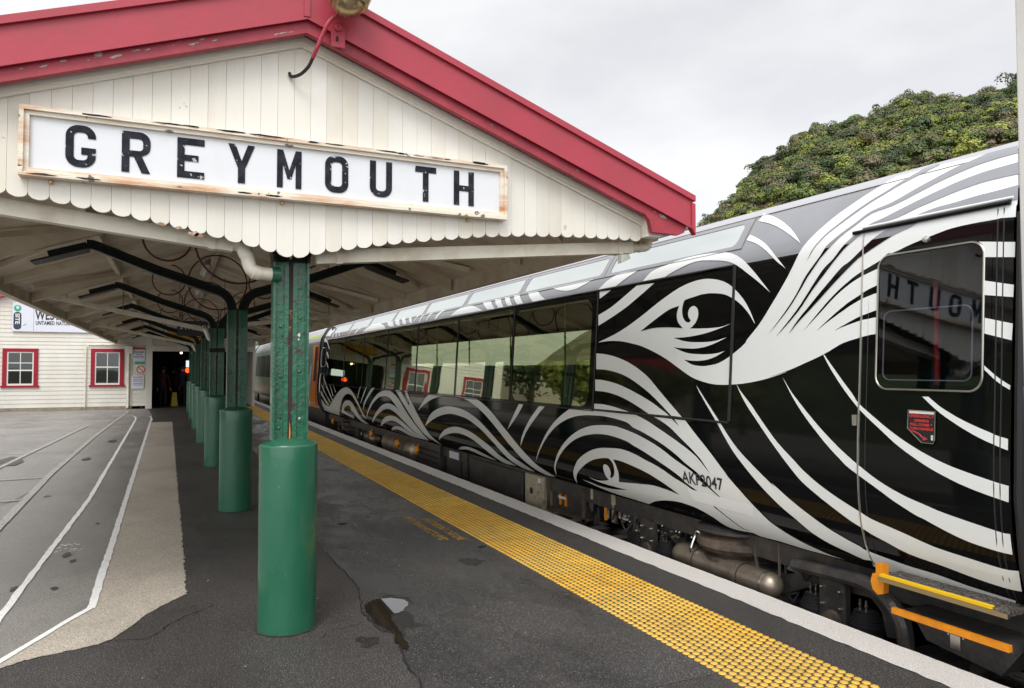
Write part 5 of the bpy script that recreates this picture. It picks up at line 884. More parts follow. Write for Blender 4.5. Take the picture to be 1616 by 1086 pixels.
LB = 'wedge:5991,2016,-79,34,-77,34,-74,31,-74,30,-72,28,-64,22,-55,12,-48,6,-48,7,12,-23,12,-24,6,-23,-1,-25,-6,-25,-12,-24,-21,-22,-28,-21,-27,-20,66,7,67,7,72,5,80,4,86,2,81,-1,71,-5,66,-8;eye:6424,725,-47,0,-47,-1,-51,-2,-56,-5,-60,-7,-64,-9,-72,-10,-76,-11,-73,-13,-65,-13,-62,-15,-62,-17,-67,-19,-67,-22,-58,-19,-40,-15,-30,-14,-29,-14,50,7,50,7,58,6,66,5,73,5,80,2,90,-5,99,-10,103,-9,107,-10,111,-10,115,-10,-22,35,-17,34,-3,29,4,26,9,24,10,22,13,21,15,18;k0:5467,1217,-27,-16,-27,-16,-26,-14,-24,-12,-23,-11,-23,-10,16,9,15,10,16,10,16,13,16,13,16,14;ca:3205,2946,21,-23,36,-16,37,-16,35,-17,33,-18,33,-17,32,-14,31,-14,31,-15,33,-18,34,-20,34,-21,33,-22,33,-23,31,-23,31,-23,31,-22,26,-21,19,-18,18,-15,17,-15,17,-14,15,-14,16,-19,18,-26,20,-31,21,-31,-23,30,-23,30,-20,26,-17,19,-16,15,-18,15,-17,13,-18,14,-20,16,-27,19,-33,20,-31,22,-32,21,-34,22,-33,20,-32,20,-30,19,-31,18,-31,15,-31,14,-32,14,-33,16,-35,16,-35,15,-39,14,-40,12,-39,12,-37,11,-27,14,-24,15,35,26,91,-24;cb:2770,2934,23,-10,26,-8,29,-7,29,-6,29,-6,32,-9,37,-13,41,-15,41,-16,41,-15,41,-17,41,-17,42,-19,41,-19,44,-17,48,-12,51,-9,45,-12,36,-19,30,-23,30,-23,36,-21,36,-22,34,-21,38,-21,35,-20,30,-21,18,-18,13,-17,21,-25,38,-39,48,-48,42,-45,28,-38,22,-36,25,-38,30,-40,35,-42,41,-46,51,-53,58,-58,59,-59,-65,59,-64,59,-54,52,-42,46,-34,42,-30,39,-27,35,-23,32,-25,33,-30,34,-31,33,-26,29,-16,18,-12,12,-22,19,-39,32,-48,38,-45,33,-42,23,-35,20,-36,20,-32,22,-30,23,-36,19,-46,11,-51,6,-50,8,-45,13,-44,15,-42,16,-42,15,-41,16,-41,15,-41,13,-41,12,-40,11,-40,10,-40,9,-39,8,-40,5,-40,3,-40,3,-39,1,-40,1,-38,1,27,54,184,4;cc:2539,2815,27,-2,28,-1,31,-2,37,-2,40,-2,41,-4,40,-6,39,-6,40,-9,40,-9,40,-12,41,-12,41,-12,41,-13,42,-13,43,-15,44,-15,41,-14,37,-13,33,-12,31,-9,27,-7,24,-5,22,-7,21,-8,20,-10,24,-15,40,-22,46,-26,43,-29,34,-29,30,-31,30,-29,29,-21,28,-19,31,-26,37,-41,41,-49,39,-49,36,-43,34,-42,43,-47,58,-58,67,-63,68,-65,-72,59,-70,58,-62,55,-47,50,-40,48,-39,46,-41,43,-40,40,-40,39,-42,42,-42,41,-38,34,-28,24,-24,17,-32,19,-44,27,-52,28,-56,23,-60,14,-65,8,-59,9,-48,13,-42,14,-41,14,-43,11,-42,10,-41,10,-41,10,-41,9,-40,8,-40,7,-39,6,-40,5,-41,2,-40,1,-38,0,-32,0,-30,-1,-30,0;cd:2485,2662,37,-2,38,-3,39,-2,39,-2,39,-1,40,-2,40,-4,40,-5,41,-4,44,-3,45,-2,42,-4,34,-6,31,-7,32,-8,35,-10,35,-10,37,-11,40,-10,40,-10,39,-12,32,-12,30,-15,37,-21,53,-36,61,-44,50,-35,28,-15,17,-6,23,-14,39,-32,45,-41,46,-41,43,-38,42,-39,42,-39,42,-39,43,-38,37,-37,29,-32,24,-30,24,-31,-31,30,-30,29,-36,32,-44,35,-49,38,-47,39,-46,37,-44,38,-45,37,-47,38,-48,38,-42,32,-34,25,-28,20,-20,14,-7,4,-9,3,-27,13,-37,17,-40,18,-45,19,-47,20,-41,16,-29,10,-22,5,-22,6,-24,6,-23,5,-25,8,-27,11,-29,13,-26,10,-17,4,-14,1,-23,1,-38,2,-47,1,-46,1,-42,0,-42,0,-41,-1,-41,0,-40,-2,-39,-1,-39,-2,-37,-2,-37,-2'
def decode(s):
    o = {}
    for ln in s.split(';'):
        k, d = ln.split(':'); v = [int(q) for q in d.split(',')]; y = z = 0; p = []
        for i in range(0, len(v), 2): y += v[i]; z += v[i + 1]; p.append((y / 1000, z / 1000))
        o[k] = p
    return o
for i, (k, p) in enumerate(decode(LW).items()):
    side_patch([p], VINYL, .0045 + (i % 12) * .00012, 'livery_shape', car)
for i, (k, p) in enumerate(decode(LB).items()):
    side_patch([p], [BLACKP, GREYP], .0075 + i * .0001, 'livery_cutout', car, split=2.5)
side_patch([[(5.26, .60), (5.2, .50), (4.48, .49), (4.455, .585)]], VINYL2, .0085, 'pale_patch', car)
m = MB(); text(m, 'AKP2047', .142, PRINTK, lambda x, y: on_side(5.305 - x, .652 + y, .0095), wx=.97, bold=.0022, space=1.0); m.build('carriage_number', car)
# seams, panel frames, rain strip
m = MB()
m.tube([on_side(4.69, z, .006) for z in (1.222, 1.6, 2.0, 2.3, 2.49)], .014, RUBBER, 6); m.tube([on_side(y, 1.21, .005) for y in (4.69, 6.83)], .011, RUBBER, 6); m.tube([on_side(y, 2.497, .006) for y in (4.69, 22.0)], .012, BLACKP, 6); m.tube([on_side(6.82, z, .006) for z in (1.222, 1.8, 2.49)], .009, RUBBER, 6)
m.tube([on_side(y, 1.197, .004) for y in (6.8, 22.0)], .006, RUBBER, 6); m.build('panel_frame', car)
m = MB(); q = [on_side(y, 2.565, .014) for y in (2.50, 3.53)]; m.tube(q, .013, BLACKP, 8); m.tube([on_side(y, 2.59, .012) for y in (2.49, 3.46)], .009, VINYL, 8); m.build('rain_strip', car)
# door
dr = empty('door', (4.1, 3.0, .4), None, None); dr.parent = car; dr.location = Vector((4.1, 3.0, .4)) - car.location
del_ = [k for k in ('label', 'category') if k in dr]
def dbuild(mb, name, smooth=False):
    o = _b(mb, name, None, smooth); o.parent = dr; o.location = -Vector((4.1, 3.0, .4)); return o
def dfix(o): o.parent = dr; o.location = -Vector((4.1, 3.0, .4)); return o
m = MB(); zz = [.36, .42, .5, .6, .72, .85, 1.0, 1.2, 1.5, 1.8, 2.1, 2.35, 2.545]
m.tube([on_side(3.452, z, .004) for z in zz], .008, CHROME, 6); dbuild(m, 'edge_strip')
m = MB(); m.tube([on_side(2.572, z, .002) for z in zz], .005, RUBBER, 6); m.tube([on_side(2.538, z, .002) for z in zz], .005, RUBBER, 6); m.tube([on_side(3.40, z, .002) for z in zz if z < 2.3], .003, RUBBER, 5); dbuild(m, 'rubber_seal')
ro = rrect(2.638, 1.515, 3.335, 2.385, .085, 7)
dfix(side_patch([[(2.60, 1.50), (3.37, 1.50), (3.37, 2.41), (2.60, 2.41)], rrect(2.652, 1.53, 3.322, 2.371, .075, 7)], BLACKP, .003, 'window_surround', None))
wp = dfix(side_patch([rrect(2.645, 1.522, 3.33, 2.378, .08, 7)], GL_DOOR, .0015, 'window_pane', None))
# the door glass sits slightly bowed and tipped in its rubber
wp.data.normals_split_custom_set_from_vertices([Vector((-1, -math.tan(R(2.1 + 1.9 * (v.co.y - 2.7) / .6)), math.tan(R(5.2)))).normalized() for v in wp.data.vertices])
m = MB(); m.tube([on_side(a, b, .006) for a, b in rrect(2.643, 1.52, 3.331, 2.38, .082, 8)], .0065, CHROME, 6, closed=True); dbuild(m, 'window_frame', True)
m = MB(); m.tube([on_side(a, b, -.02) for a, b in rrect(2.72, 1.58, 3.30, 2.02, .05, 6)], .005, SASH, 5, closed=True); dbuild(m, 'inner_frame', True)
m = MB(); m.lathe([(.0, -.03), (.014, -.026), (.022, -.012), (.024, .004)], on_side(3.0, 2.44, .0), CHROME, 14, 'x'); o = dbuild(m, 'door_lamp', True); 
m = MB(); y_, z_ = 3.475, 1.31; m.box((px(z_) - .018, y_ - .012, z_ - .035), (px(z_) + .01, y_ + .018, z_ + .035), CHROME); dbuild(m, 'hinge')
lb = [(3.09, 1.395), (3.09, 1.285), (2.995, 1.205), (2.92, 1.205), (2.913, 1.225), (2.913, 1.395)]
dfix(side_patch([lb], MATS['black_rubber'], .0095, 'emergency_cover', None))
m = MB(); m.tube([on_side(a, b, .012) for a, b in lb], .003, CHROME, 5, closed=True); dbuild(m, 'cover_rim')
m = MB()
for s_, z_, sz in (('EMERGENCY', 1.355, .027), ('OPENING', 1.328, .021), ('PULL COVER &', 1.304, .021), ('TURN HANDLE', 1.280, .021)): text(m, s_, sz, PRINTR, lambda x, y, z_=z_: on_side(3.0 - x, z_ + y, .012), 'CENTER', wx=1.05, bold=.0012)
m.tube([on_side(3.075 - .09 * math.sin(t * .3), 1.27 - .055 * (1 - math.cos(t * .3)) , .012) for t in range(5)], .004, PRINTR, 5); m.raw([on_side(2.985, 1.245, .012), on_side(2.955, 1.228, .012), on_side(2.99, 1.218, .012)], [(0, 1, 2)], PRINTR)
dbuild(m, 'cover_lettering')
m = MB()
m.tube([on_side(2.945, 1.235, .008), on_side(2.945, 1.236, .014)], .008, CRACK, 8); y_ = 2.927; m.box((px(1.24) - .016, y_ - .004, 1.225), (px(1.24) - .008, y_ + .006, 1.255), SASH); m.box((px(1.39) - .016, 2.92, 1.378), (px(1.39) - .010, 3.08, 1.392), SASH); dbuild(m, 'cover_catch')
# interior
m = MB(); m.box((4.3, YA + .1, .45), (6.7, YZ - .1, .5), DARKIN); m.build('floor', car)
m = MB(); m.box((4.75, YA + .1, 2.93), (6.25, YZ - .1, 2.97), LININ); m.box((5.2, 6.5, 2.78), (5.8, YZ - .4, 2.92), LININ); m.box((4.25, 6.6, .5), (4.3, YZ - .4, 1.15), LININ); m.box((6.7, 6.6, .5), (6.75, YZ - .4, 1.15), LININ)
m.box((4.3, 6.55, .5), (6.7, 6.62, 2.9), LININ); m.box((4.3, 22.0, .5), (6.7, 22.1, 2.9), DARKIN); m.build('lining', car)
m = MB(); m.box((4.9, YA + .15, .5), (4.93, 4.4, 2.9), DARKIN); m.build('vestibule_wall', car)
m = MB(); m.tube([(4.32, 3.05, .5), (4.33, 3.05, 2.2)], .016, REDPOLE, 10); m.build('grab_pole', car, smooth=True)
sm = MB()
sm.box((-.22, -.22, .5), (.22, .22, .92), SEAT); sm.prism([(.12, .9), (.22, .9), (.32, 1.68), (.24, 1.7)], .44, SEAT, lambda a, b, t: (-.22 + t, a, b))
sme = sm.mesh('seat')
for r_ in range(13):
    for xx in (4.55, 5.02, 5.98, 6.45):
        o = bpy.data.objects.new('seat', sme); COL.objects.link(o); o.parent = car; o.location = Vector((xx, 7.5 + 1.08 * r_, 0)) - car.location
        if xx < 4.6: pass
m = MB()
for r_ in range(12): yy = 8.0 + 1.08 * r_ * 1.5; m.tube([(4.42, yy, 1.3), (4.42, yy, 2.5)], .012, CURT, 6) if yy < 21 else None
m.build('seat_edge_piping', car)
# ---- far end gangway edge, hand rails
m = MB(); q = [on_side(22.73, z, .01) for z in (.4, .5, .7, .95, 1.3, 1.8, 2.3, 2.5, 2.64, 2.86, 2.96)]; m.tube(q, .07, RUBBER, 8); m.build('gangway_rubber', car, smooth=True)
for z0_, z1_ in ((1.72, 2.28), (.95, 1.5)):
    m = MB(); y_ = 22.6; m.tube(smoothpts([(px(z1_), y_ - .05, z1_), (px(z1_) - .06, y_, z1_ - .04), (px(z0_) - .06, y_, z0_ + .04), (px(z0_), y_ - .05, z0_)], 4), .012, CHROME, 8); m.build('handrail', car, smooth=True)
m = MB(); m.box((4.5, YZ, .5), (6.5, YZ + .5, 2.6), RUBBER); m.build('gangway', car)

# ---- underframe
def box(nm, a, b, mt, bev=.008, par=car):
    m = MB(); m.box(a, b, mt); o = m.build(nm, par)
    if bev:
        bv = o.modifiers.new('b', 'BEVEL'); bv.width = bev; bv.segments = 2
    return o
m = MB(); m.box((4.36, YA, .12), (4.42, YZ, .33), UNDER); m.box((6.5, YA, .12), (6.56, YZ, .33), UNDER); m.box((4.9, YA, .1), (5.0, YZ, .29), UNDER); m.box((4.42, YA + .3, .2), (6.5, YZ - .3, .29), UNDER); m.build('underframe', car)
def bogie(yc, detail):
    bg = empty('bogie', (5.5, yc, -.2), None, None); bg.parent = car; bg.location = Vector((5.5, yc, -.2)) - car.location
    for k in ('label', 'category'):
        if k in bg: del bg[k]
    def bb(mb, name, smooth=False):
        o = _b(mb, name, None, smooth); o.parent = bg; o.location = -Vector((5.5, yc, -.2)); return o
    for sx in ((-1, 1) if detail else (-1,)):
        X = 5.5 + sx * 1.0
        m = MB()      # cranked side frame
        pr_ = [(-1.62, .02), (-1.62, -.16), (-1.52, -.18), (-1.48, -.02), (-1.40, .05), (-.95, .03), (-.6, -.14), (.6, -.14), (.95, .03), (1.40, .05), (1.48, -.02), (1.52, -.18), (1.62, -.16), (1.62, .02), (1.54, .14), (1.40, .17), (.95, .15), (.62, .02), (-.62, .02), (-.95, .15), (-1.40, .17), (-1.54, .14)]
        m.prism(pr_, .12, UNDER, lambda a, b, t: (X - .06 + t, yc + a, b)); o = bb(m, 'side_frame'); bv = o.modifiers.new('b', 'BEVEL'); bv.width = .012; bv.segments = 2
        m = MB()      # secondary air spring on bolster
        m.lathe([(.30, .0), (.32, .03), (.315, .06), (.26, .075), (.27, .09), (.34, .11), (.37, .15), (.36, .20), (.28, .24), (.22, .26)], (X + .03, yc, -.02), UNDERB, 32); bb(m, 'air_spring', True)
        m = MB(); m.lathe([(.34, .24), (.36, .255), (.36, .275), (.3, .29)], (X + .03, yc, -.0), UNDER, 32); m.box((X - .1, yc - .6, .24), (X + .35, yc + .6, .29), UNDER); bb(m, 'bolster_plate', True)
        for s2 in (-1, 1):
            for dd in (.92, 1.36):      # primary rubber springs either side of the axle box
                y = yc + s2 * dd; m = MB(); m.lathe([(.10, -.30), (.115, -.18), (.12, -.16), (.12, -.13), (.112, -.125), (.112, -.11), (.103, -.105), (.103, -.09), (.094, -.085), (.094, -.07), (.085, -.065), (.085, -.05), (.07, -.04)], (X - .06, y, 0), RUBBER, 24); o = bb(m, 'primary_spring', True)
                if detail and sx < 0:
                    m = MB()
                    for q in (-.025, .025): m.tube([(X - .06 - .03, y + q, -.045), (X - .06 - .03, y + q, .035)], .009, CHROME, 6); m.tube([(X - .06 - .03, y + q, -.01), (X - .06 - .03, y + q, .004)], .014, CHROME, 6)
                    m.box((X - .12, y - .05, -.05), (X - .03, y + .05, -.035), UNDER); bb(m, 'spring_bolts')
            y = yc + s2 * 1.14; m = MB(); m.prism(rrect(y - .13, -.34, y + .10, .14, .05, 5), .05, UNDER, lambda a, b, t: (X - .16 + t, a, b)); m.lathe([(.07, -.19), (.075, -.16), (.075, -.11)], (X, y - .02, -.16), UNDERB, 20, 'x')
            for a_ in (-.09, .07):
                for b_ in (-.28, -.06, .06): m.lathe([(.0, -.185), (.011, -.18), (.014, -.16)], (X, y + a_, b_), CHROME, 6, 'x')
            bb(m, 'axle_box', True)
            m = MB(); m.lathe([(.07, -.70), (.07, .70)], (5.5, yc + s2 * 1.14, -.14), RAILM, 12, 'x'); bb(m, 'axle', True)
            m = MB()
            for sw in (-1, 1): m = MB(); m.lathe([(.40, 0), (.42, .01), (.42, .02), (.38, .035), (.37, .09), (.1, .11)], (5.5 + sw * .535 - (.12 if sw > 0 else 0), yc + s2 * 1.14, -.14), RAILM, 36, 'x'); bb(m, 'wheel', True)
    m = MB(); m.box((4.6, yc - .2, -.05), (6.4, yc + .2, .12), UNDER); bb(m, 'bolster')
    return bg
bogie(5.05, True); bogie(20.1, True)
# hoses, brackets and small fittings round the near bogie
rr = random.Random(3)
for i in range(16):
    y = 2.9 + rr.random() * 4.0; x = 4.40 + rr.random() * .1; a = rr.uniform(.1, .3); d = rr.uniform(-.15, .15); s_ = rr.uniform(.12, .34); m = MB()
    m.tube(smoothpts([(x, y, a), (x - .03, y + d * .5, a - s_ * .7), (x - .02, y + d, a - s_), (x + .02, y + d * 1.6, a - s_ * .5), (x + .04, y + d * 2, a - .02)], 5), rr.choice((.007, .010, .013)), rr.choice((UNDER, RUBBER, RUBBER, UNDERB)), 6); m.build('hose', car, smooth=True)
m = MB(); m.tube([(4.36, 4.42, .32), (4.36, 4.42, -.2)], .012, UNDERB, 6); m.build('drain_tube', car); m = MB(); m.tube(smoothpts([(4.38, 4.66, .30), (4.36, 4.68, .15), (4.34, 4.62, 0), (4.32, 4.52, -.16), (4.34, 4.44, -.3)], 5), .014, UNDER, 6); m.build('hose', car, smooth=True)
m = MB(); m.tube(smoothpts([(4.30, 5.27, .16), (4.27, 5.30, .20), (4.27, 5.33, .16), (4.24, 5.33, .10), (4.22, 5.33, .05)], 5), .014, CHROME, 8); m.tube([(4.23, 5.33, .02), (4.22, 5.33, .06)], .02, CHROME, 8); m.build('bright_hose_fitting', car, smooth=True)
for i in range(22):
    y = 5.4 + rr.random() * 1.25; x = 4.38; z = rr.uniform(-.02, .14); m = MB(); m.lathe([(.0, -.03), (.012, -.022), (.016, 0)], (x, y, z), rr.choice((CHROME, UNDER, UNDERB)), 6, 'x'); m.build('bolt_head', car)
m = MB(); m.lathe([(.0, -.004), (.028, -.002), (.028, .004)], (4.415, 6.47, .115), mat('blue_dot', (.01, .3, .62), .5), 16, 'x'); m.build('blue_marker', car)
def tank(y0, y1, x, z, r, nm='air_tank', bands=(.25, .75)):
    m = MB(); L_ = y1 - y0; m.lathe([(0, 0), (r * .5, .012), (r * .85, .045), (r * .985, .085), (r, .12), (r, L_ - .12), (r * .985, L_ - .085), (r * .85, L_ - .045), (r * .5, L_ - .012), (0, L_)], (x, y0, z), STEEL, 40, 'y', cap=False); t = m.build(nm, car, smooth=60)
    m = MB()
    for b in bands: m.lathe([(r + .001, 0), (r + .006, .002), (r + .006, .045), (r + .001, .047)], (x, y0 + L_ * b - .02, z), STEEL, 40, 'y', cap=False); m.lathe([(r + .002, 0), (r + .008, .002), (r + .002, .010)], (x, y0 + L_ * b - .035, z), RUBBER, 40, 'y', cap=False)
    m.lathe([(r + .001, 0), (r + .004, .006), (r + .001, .012)], (x, y0 + .11, z), CHROME, 40, 'y', cap=False); m.build('strap', t, smooth=60)
tank(4.36, 5.64, 4.30, -.055, .105, bands=(.32, .76))
tank(14.0, 16.3, 4.52, .0, .26, 'water_tank', (.2, .8))
tank(17.6, 18.4, 4.5, -.05, .14, 'air_tank')
box('battery_box', (4.33, 9.05, -.30), (4.9, 11.0, .24), UNDER, .015); box('equipment_box', (4.34, 11.45, -.20), (4.9, 12.1, .26), UNDER); m = MB(); m.box((4.31, 12.35, -.18), (4.8, 13.75, .30), UNDER)
for i in range(16):
    for j in range(3): m.box((4.305, 12.45 + i * .08, -.06 + j * .1), (4.309, 12.49 + i * .08, -.03 + j * .1), CRACK)
m.build('vent_box', car)
m = MB(); m.box((4.335, 11.5, .13), (4.339, 11.95, .25), SIGNP); m.build('pale_label_plate', car); m = MB(); m.box((4.33, 11.1, -.2), (4.36, 11.3, .34), UNDER); m.box((4.5, 11.1, -.3), (4.56, 11.3, .34), UNDER); m.build('bracket', car)
box('control_box', (4.31, 8.40, -.19), (4.75, 8.92, .265), CREAMBOX, .015); m = MB(); m.lathe([(.03, -.004), (.045, -.003), (.045, .002)], (4.305, 8.72, .05), UNDER, 16, 'x'); m.lathe([(.012, -.004), (.014, .002)], (4.305, 8.50, .06), UNDER, 8, 'x'); m.box((4.30, 8.44, .18), (4.306, 8.52, .24), SASH); m.build('box_lock', car)
m = MB(); m.box((4.40, 7.45, -.10), (4.8, 8.3, .24), UNDER); m.box((4.33, 7.42, -.12), (4.8, 8.32, -.09), UNDERB); m.box((4.33, 7.42, -.12), (4.36, 7.45, .26), UNDERB); m.box((4.33, 8.29, -.12), (4.36, 8.32, .26), UNDERB); m.build('valve_rack', car)
m = MB()
for yy in (7.92, 8.06): m.box((4.38, yy, -.03), (4.40, yy + .03, .19), ORANGE)
m.box((4.375, 7.92, .05), (4.385, 8.1, .08), SASH); m.build('orange_valve_bars', car)
for i in range(26):
    m = MB(); y = 6.7 + rr.random() * .7; x = rr.uniform(4.36, 4.6); z = rr.uniform(-.15, .2); r_ = rr.uniform(.01, .035); h_ = rr.uniform(.05, .2); m.tube([(x, y, z), (x, y, z + h_)], r_, rr.choice((UNDER, UNDERB, UNDER, CREAMBOX)), 8); m.build('brake_cylinder', car)
m = MB(); m.box((4.365, 6.98, -.02), (4.385, 7.01, .16), ORANGE); m.build('orange_brake_bar', car)
for y in (21.4, 16.9, 13.4, 14.7):
    m = MB(); z = .24 if y > 16 else .22; m.tube([(4.25, y, z - .02), (4.20, y - .07, z - .05), (4.20, y - .09, z - .10), (4.21, y - .02, z - .16), (4.21, y + .06, z - .12), (4.21, y + .08, z - .04)], .03, ORANGE, 8); m.build('orange_hook', car, smooth=True)
# steps under the door
st = empty('door_steps', (4.1, 2.9, .3), None, None); st.parent = car; st.location = Vector((4.1, 2.9, .3)) - car.location
def sb(mb, nm): o = _b(mb, nm, None); o.parent = st; o.location = -Vector((4.1, 2.9, .3)); return o
for q in (dr, st):
    for k in ('label', 'category'):
        if k in q: del q[k]
m = MB(); m.box((4.045, 2.47, .335), (4.33, 3.26, .36), TREAD)
for i in range(26):
    for j in range(5): m.lathe([(.006, .36), (.004, .365)], (4.12 + j * .04 + (i % 2) * .02, 2.5 + i * .03, 0), TREAD, 5)
sb(m, 'upper_tread'); m = MB(); m.box((4.028, 2.56, .352), (4.062, 3.25, .368), YELLOW); sb(m, 'upper_edge'); m = MB(); m.box((4.026, 2.47, .325), (4.044, 3.26, .350), CHROME); sb(m, 'upper_lip')
m = MB(); m.box((4.06, 2.47, .135), (4.5, 3.16, .165), UNDER); sb(m, 'lower_tread'); m = MB(); m.box((4.03, 2.47, .150), (4.06, 3.17, .185), ORANGE); sb(m, 'lower_edge')
m = MB(); m.prism([(2.47, .13), (3.10, .13), (3.02, .02), (2.58, -.03)], .3, UNDER, lambda a, b, t: (4.14 + t, a, b)); m.box((4.125, 2.80, .03), (4.138, 2.86, .115), CHROME); m.box((4.13, 2.78, .10), (4.135, 2.79, .14), CHROME); m.box((4.13, 2.87, .10), (4.135, 2.88, .14), CHROME); sb(m, 'step_box')
m = MB(); m.prism([(3.245, .42), (3.30, .42), (3.30, .36), (3.325, .35), (3.34, .30), (3.325, .25), (3.29, .225), (3.25, .24), (3.245, .30)], .05, ORANGE, lambda a, b, t: (4.06 + t, a, b)); sb(m, 'orange_lever')
m = MB(); m.tube(smoothpts([(4.30, 4.2, .17), (4.27, 3.8, .20), (4.22, 3.5, .22), (4.19, 3.33, .18), (4.19, 3.22, .06), (4.2, 3.2, -.12), (4.22, 3.2, -.3)], 6), [.05] * 37, UNDER, 10); m.box((4.16, 3.0, -.32), (4.5, 3.26, -.14), UNDER); m.lathe([(.03, 0), (.03, .012)], (4.14, 3.2, -.14), CHROME, 10, 'x'); sb(m, 'lifeguard_arm')

# ---- next vehicle at the right: black end with plate
nv = empty('power_van', (5.5, -6, -.56), 'black railway vehicle end with small silver plate at the right edge', 'railway van')
body_shell(-16, 2.44, BLACKP, BLACKP, [], 'body', nv, RUBBER, roof=BLACKP)
m = MB(); m.tube([on_side(2.43, z, .01) for z in (.35, .45, .6, .95, 1.5, 2.0, 2.5)], .03, RUBBER, 8); m.build('end_rubber', nv, smooth=True)
m = MB(); m.box((px(1.46) - .022, 2.20, 1.375), (px(1.46) + .01, 2.415, 1.555), CHROME)
for y_ in (2.22, 2.395):
    for z_ in (1.395, 1.535): m.lathe([(.0, -.027), (.007, -.022)], (px(1.46), y_, z_), STEEL, 6, 'x')
m.build('silver_plate', nv); m = MB(); m.box((4.3, -15, -.3), (6.7, 2.3, .3), UNDER); m.tube([(4.12, 2.42, .36), (4.14, 2.43, .2), (4.15, 2.44, -.2)], .01, UNDERB, 6); m.build('underframe', nv)
# ---- carriages beyond
oc = empty('silver_carriage', (5.5, 33, -.56), 'silver railway carriage with orange end and red stripes behind the nearest post', 'carriage', 'silver carriages further along the platform')
body_shell(23.35, 43.2, SILVERC, ROOFW, [], 'body', oc, RUBBER)
side_patch([[(23.4, .4), (24.9, .4), (24.4, 1.2), (24.5, 2.4), (23.4, 2.4)]], ORANGEC, .004, 'orange_end', oc)
for p in ([(23.42, 1.9), (23.60, 1.9), (23.56, 2.45), (23.42, 2.45)], [(23.45, .5), (23.9, .5), (23.65, 1.0), (23.6, 1.5), (23.45, 1.5)]): side_patch([p], REDC, .006, 'red_stripe', oc)
side_patch([[(24.9, .4), (25.6, .4), (24.95, 1.2), (24.8, 1.8), (24.6, 1.8), (24.6, 1.2)]], VINYL, .006, 'white_stripe', oc); side_patch([[(23.6, 1.25), (24.1, 1.25), (24.1, 2.35), (23.6, 2.35)]], RUBBER, .008, 'door_window', oc)
for i in range(7): side_patch([rrect(26.2 + i * 2.3, 1.25, 28.35 + i * 2.3, 2.3, .1, 4)], DARKIN, .005, 'window', oc)
side_patch([[(25.5, .75), (42, .75), (42, .85), (25.5, .85)]], mat('grey_band', (.2, .21, .23), .3), .005, 'grey_band', oc)
side_patch([[(26, .92), (28.5, .92), (28.5, 1.05), (26, 1.05)]], mat('blue_print', (.03, .16, .35), .4), .006, 'blue_lettering_band', oc); side_patch([[(23.6, 2.66), (25.8, 2.66), (25.8, 2.74), (23.6, 2.74)]], mat('roof_lime', (.4, .5, .05), .5), .006, 'lime_roof_mark', oc)
m = MB(); m.box((4.4, 23.6, -.3), (6.6, 43, .3), UNDER); m.build('underframe', oc)
m = MB()
for z0_ in (.6,): m.box((4.6, 43.2, .5), (6.4, 43.8, 2.6), RUBBER)
m.build('gangway', oc)
oc2 = empty('silver_carriage', (5.5, 54, -.56), 'farthest silver carriage seen between the second and third posts', 'carriage', 'silver carriages further along the platform')
body_shell(43.8, 63.5, SILVERC, ROOFW, [], 'body', oc2, RUBBER); side_patch([[(43.85, .4), (44.6, .4), (44.6, 2.4), (43.85, 2.4)]], ORANGEC, .004, 'orange_end', oc2)
for i in range(7): side_patch([rrect(46.2 + i * 2.3, 1.25, 48.35 + i * 2.3, 2.3, .1, 4)], DARKIN, .005, 'window', oc2)
m = MB(); m.box((4.4, 44, -.3), (6.6, 63, .3), UNDER); m.build('underframe', oc2)

# ================================================================== PALE POST AT THE RIGHT EDGE
m = MB(); m.box((2.725, 1.45, 0), (2.87, 1.60, 4.2), POSTW); m.box((2.70, 1.43, 0), (2.89, 1.62, .05), POSTW); o = m.build('pale_post'); bv = o.modifiers.new('b', 'BEVEL'); bv.width = .006; bv.segments = 2
tag(o, 'pale grey painted square post at the right edge of the photo', 'post')

# ================================================================== HILL AND FOREST
HP = [(20, 0), (26, 1.5), (32, 5.5), (36, 9), (38.86, 11.5), (41.8, 13.86), (43.63, 16.25), (45.19, 17.1), (46.72, 17.57), (49.26, 17.68), (52.1, 18.3), (55.92, 18.5), (59.63, 18.7), (66, 19), (80, 17), (110, 12)]
def hel(a):
    for (p, q), (r_, s_) in zip(HP, HP[1:]):
        if a <= r_: return q + (s_ - q) * max(0, (a - p)) / (r_ - p)
    return HP[-1][1]
RD = 260
def hz(az, r):
    e = max(0, hel(az) - (1.0 if az > 46 else 1.5)); H = RD * math.tan(R(e)); t = min(1, max(0, (r - 95) / (RD - 95))); s_ = t ** .9
    h_ = H * s_ if r <= RD else H * (1 - .1 * (r - RD) / 200)
    x, y = r * math.sin(R(az)), r * math.cos(R(az))
    return -.9 + h_ * (1 + .0) + 5.0 * t * noise.noise(Vector((x / 34, y / 34, 0))) + 6 * t * noise.noise(Vector((x / 15, y / 15, 3))) * (1 if r < RD - 12 else .5)
m = MB(); az = [18 + i * 1.0 for i in range(95)]; rs = [90 + i * 8 for i in range(46)]
V = [(r * math.sin(R(a)), r * math.cos(R(a)), hz(a, r)) for a in az for r in rs]; n = len(rs)
m.raw(V, [(i * n + j, i * n + j + 1, (i + 1) * n + j + 1, (i + 1) * n + j) for i in range(len(az) - 1) for j in range(n - 1)], SOIL); struct('hill', m, smooth=80)
rg = random.Random(11); LV = []; LF = []; LM = []; 
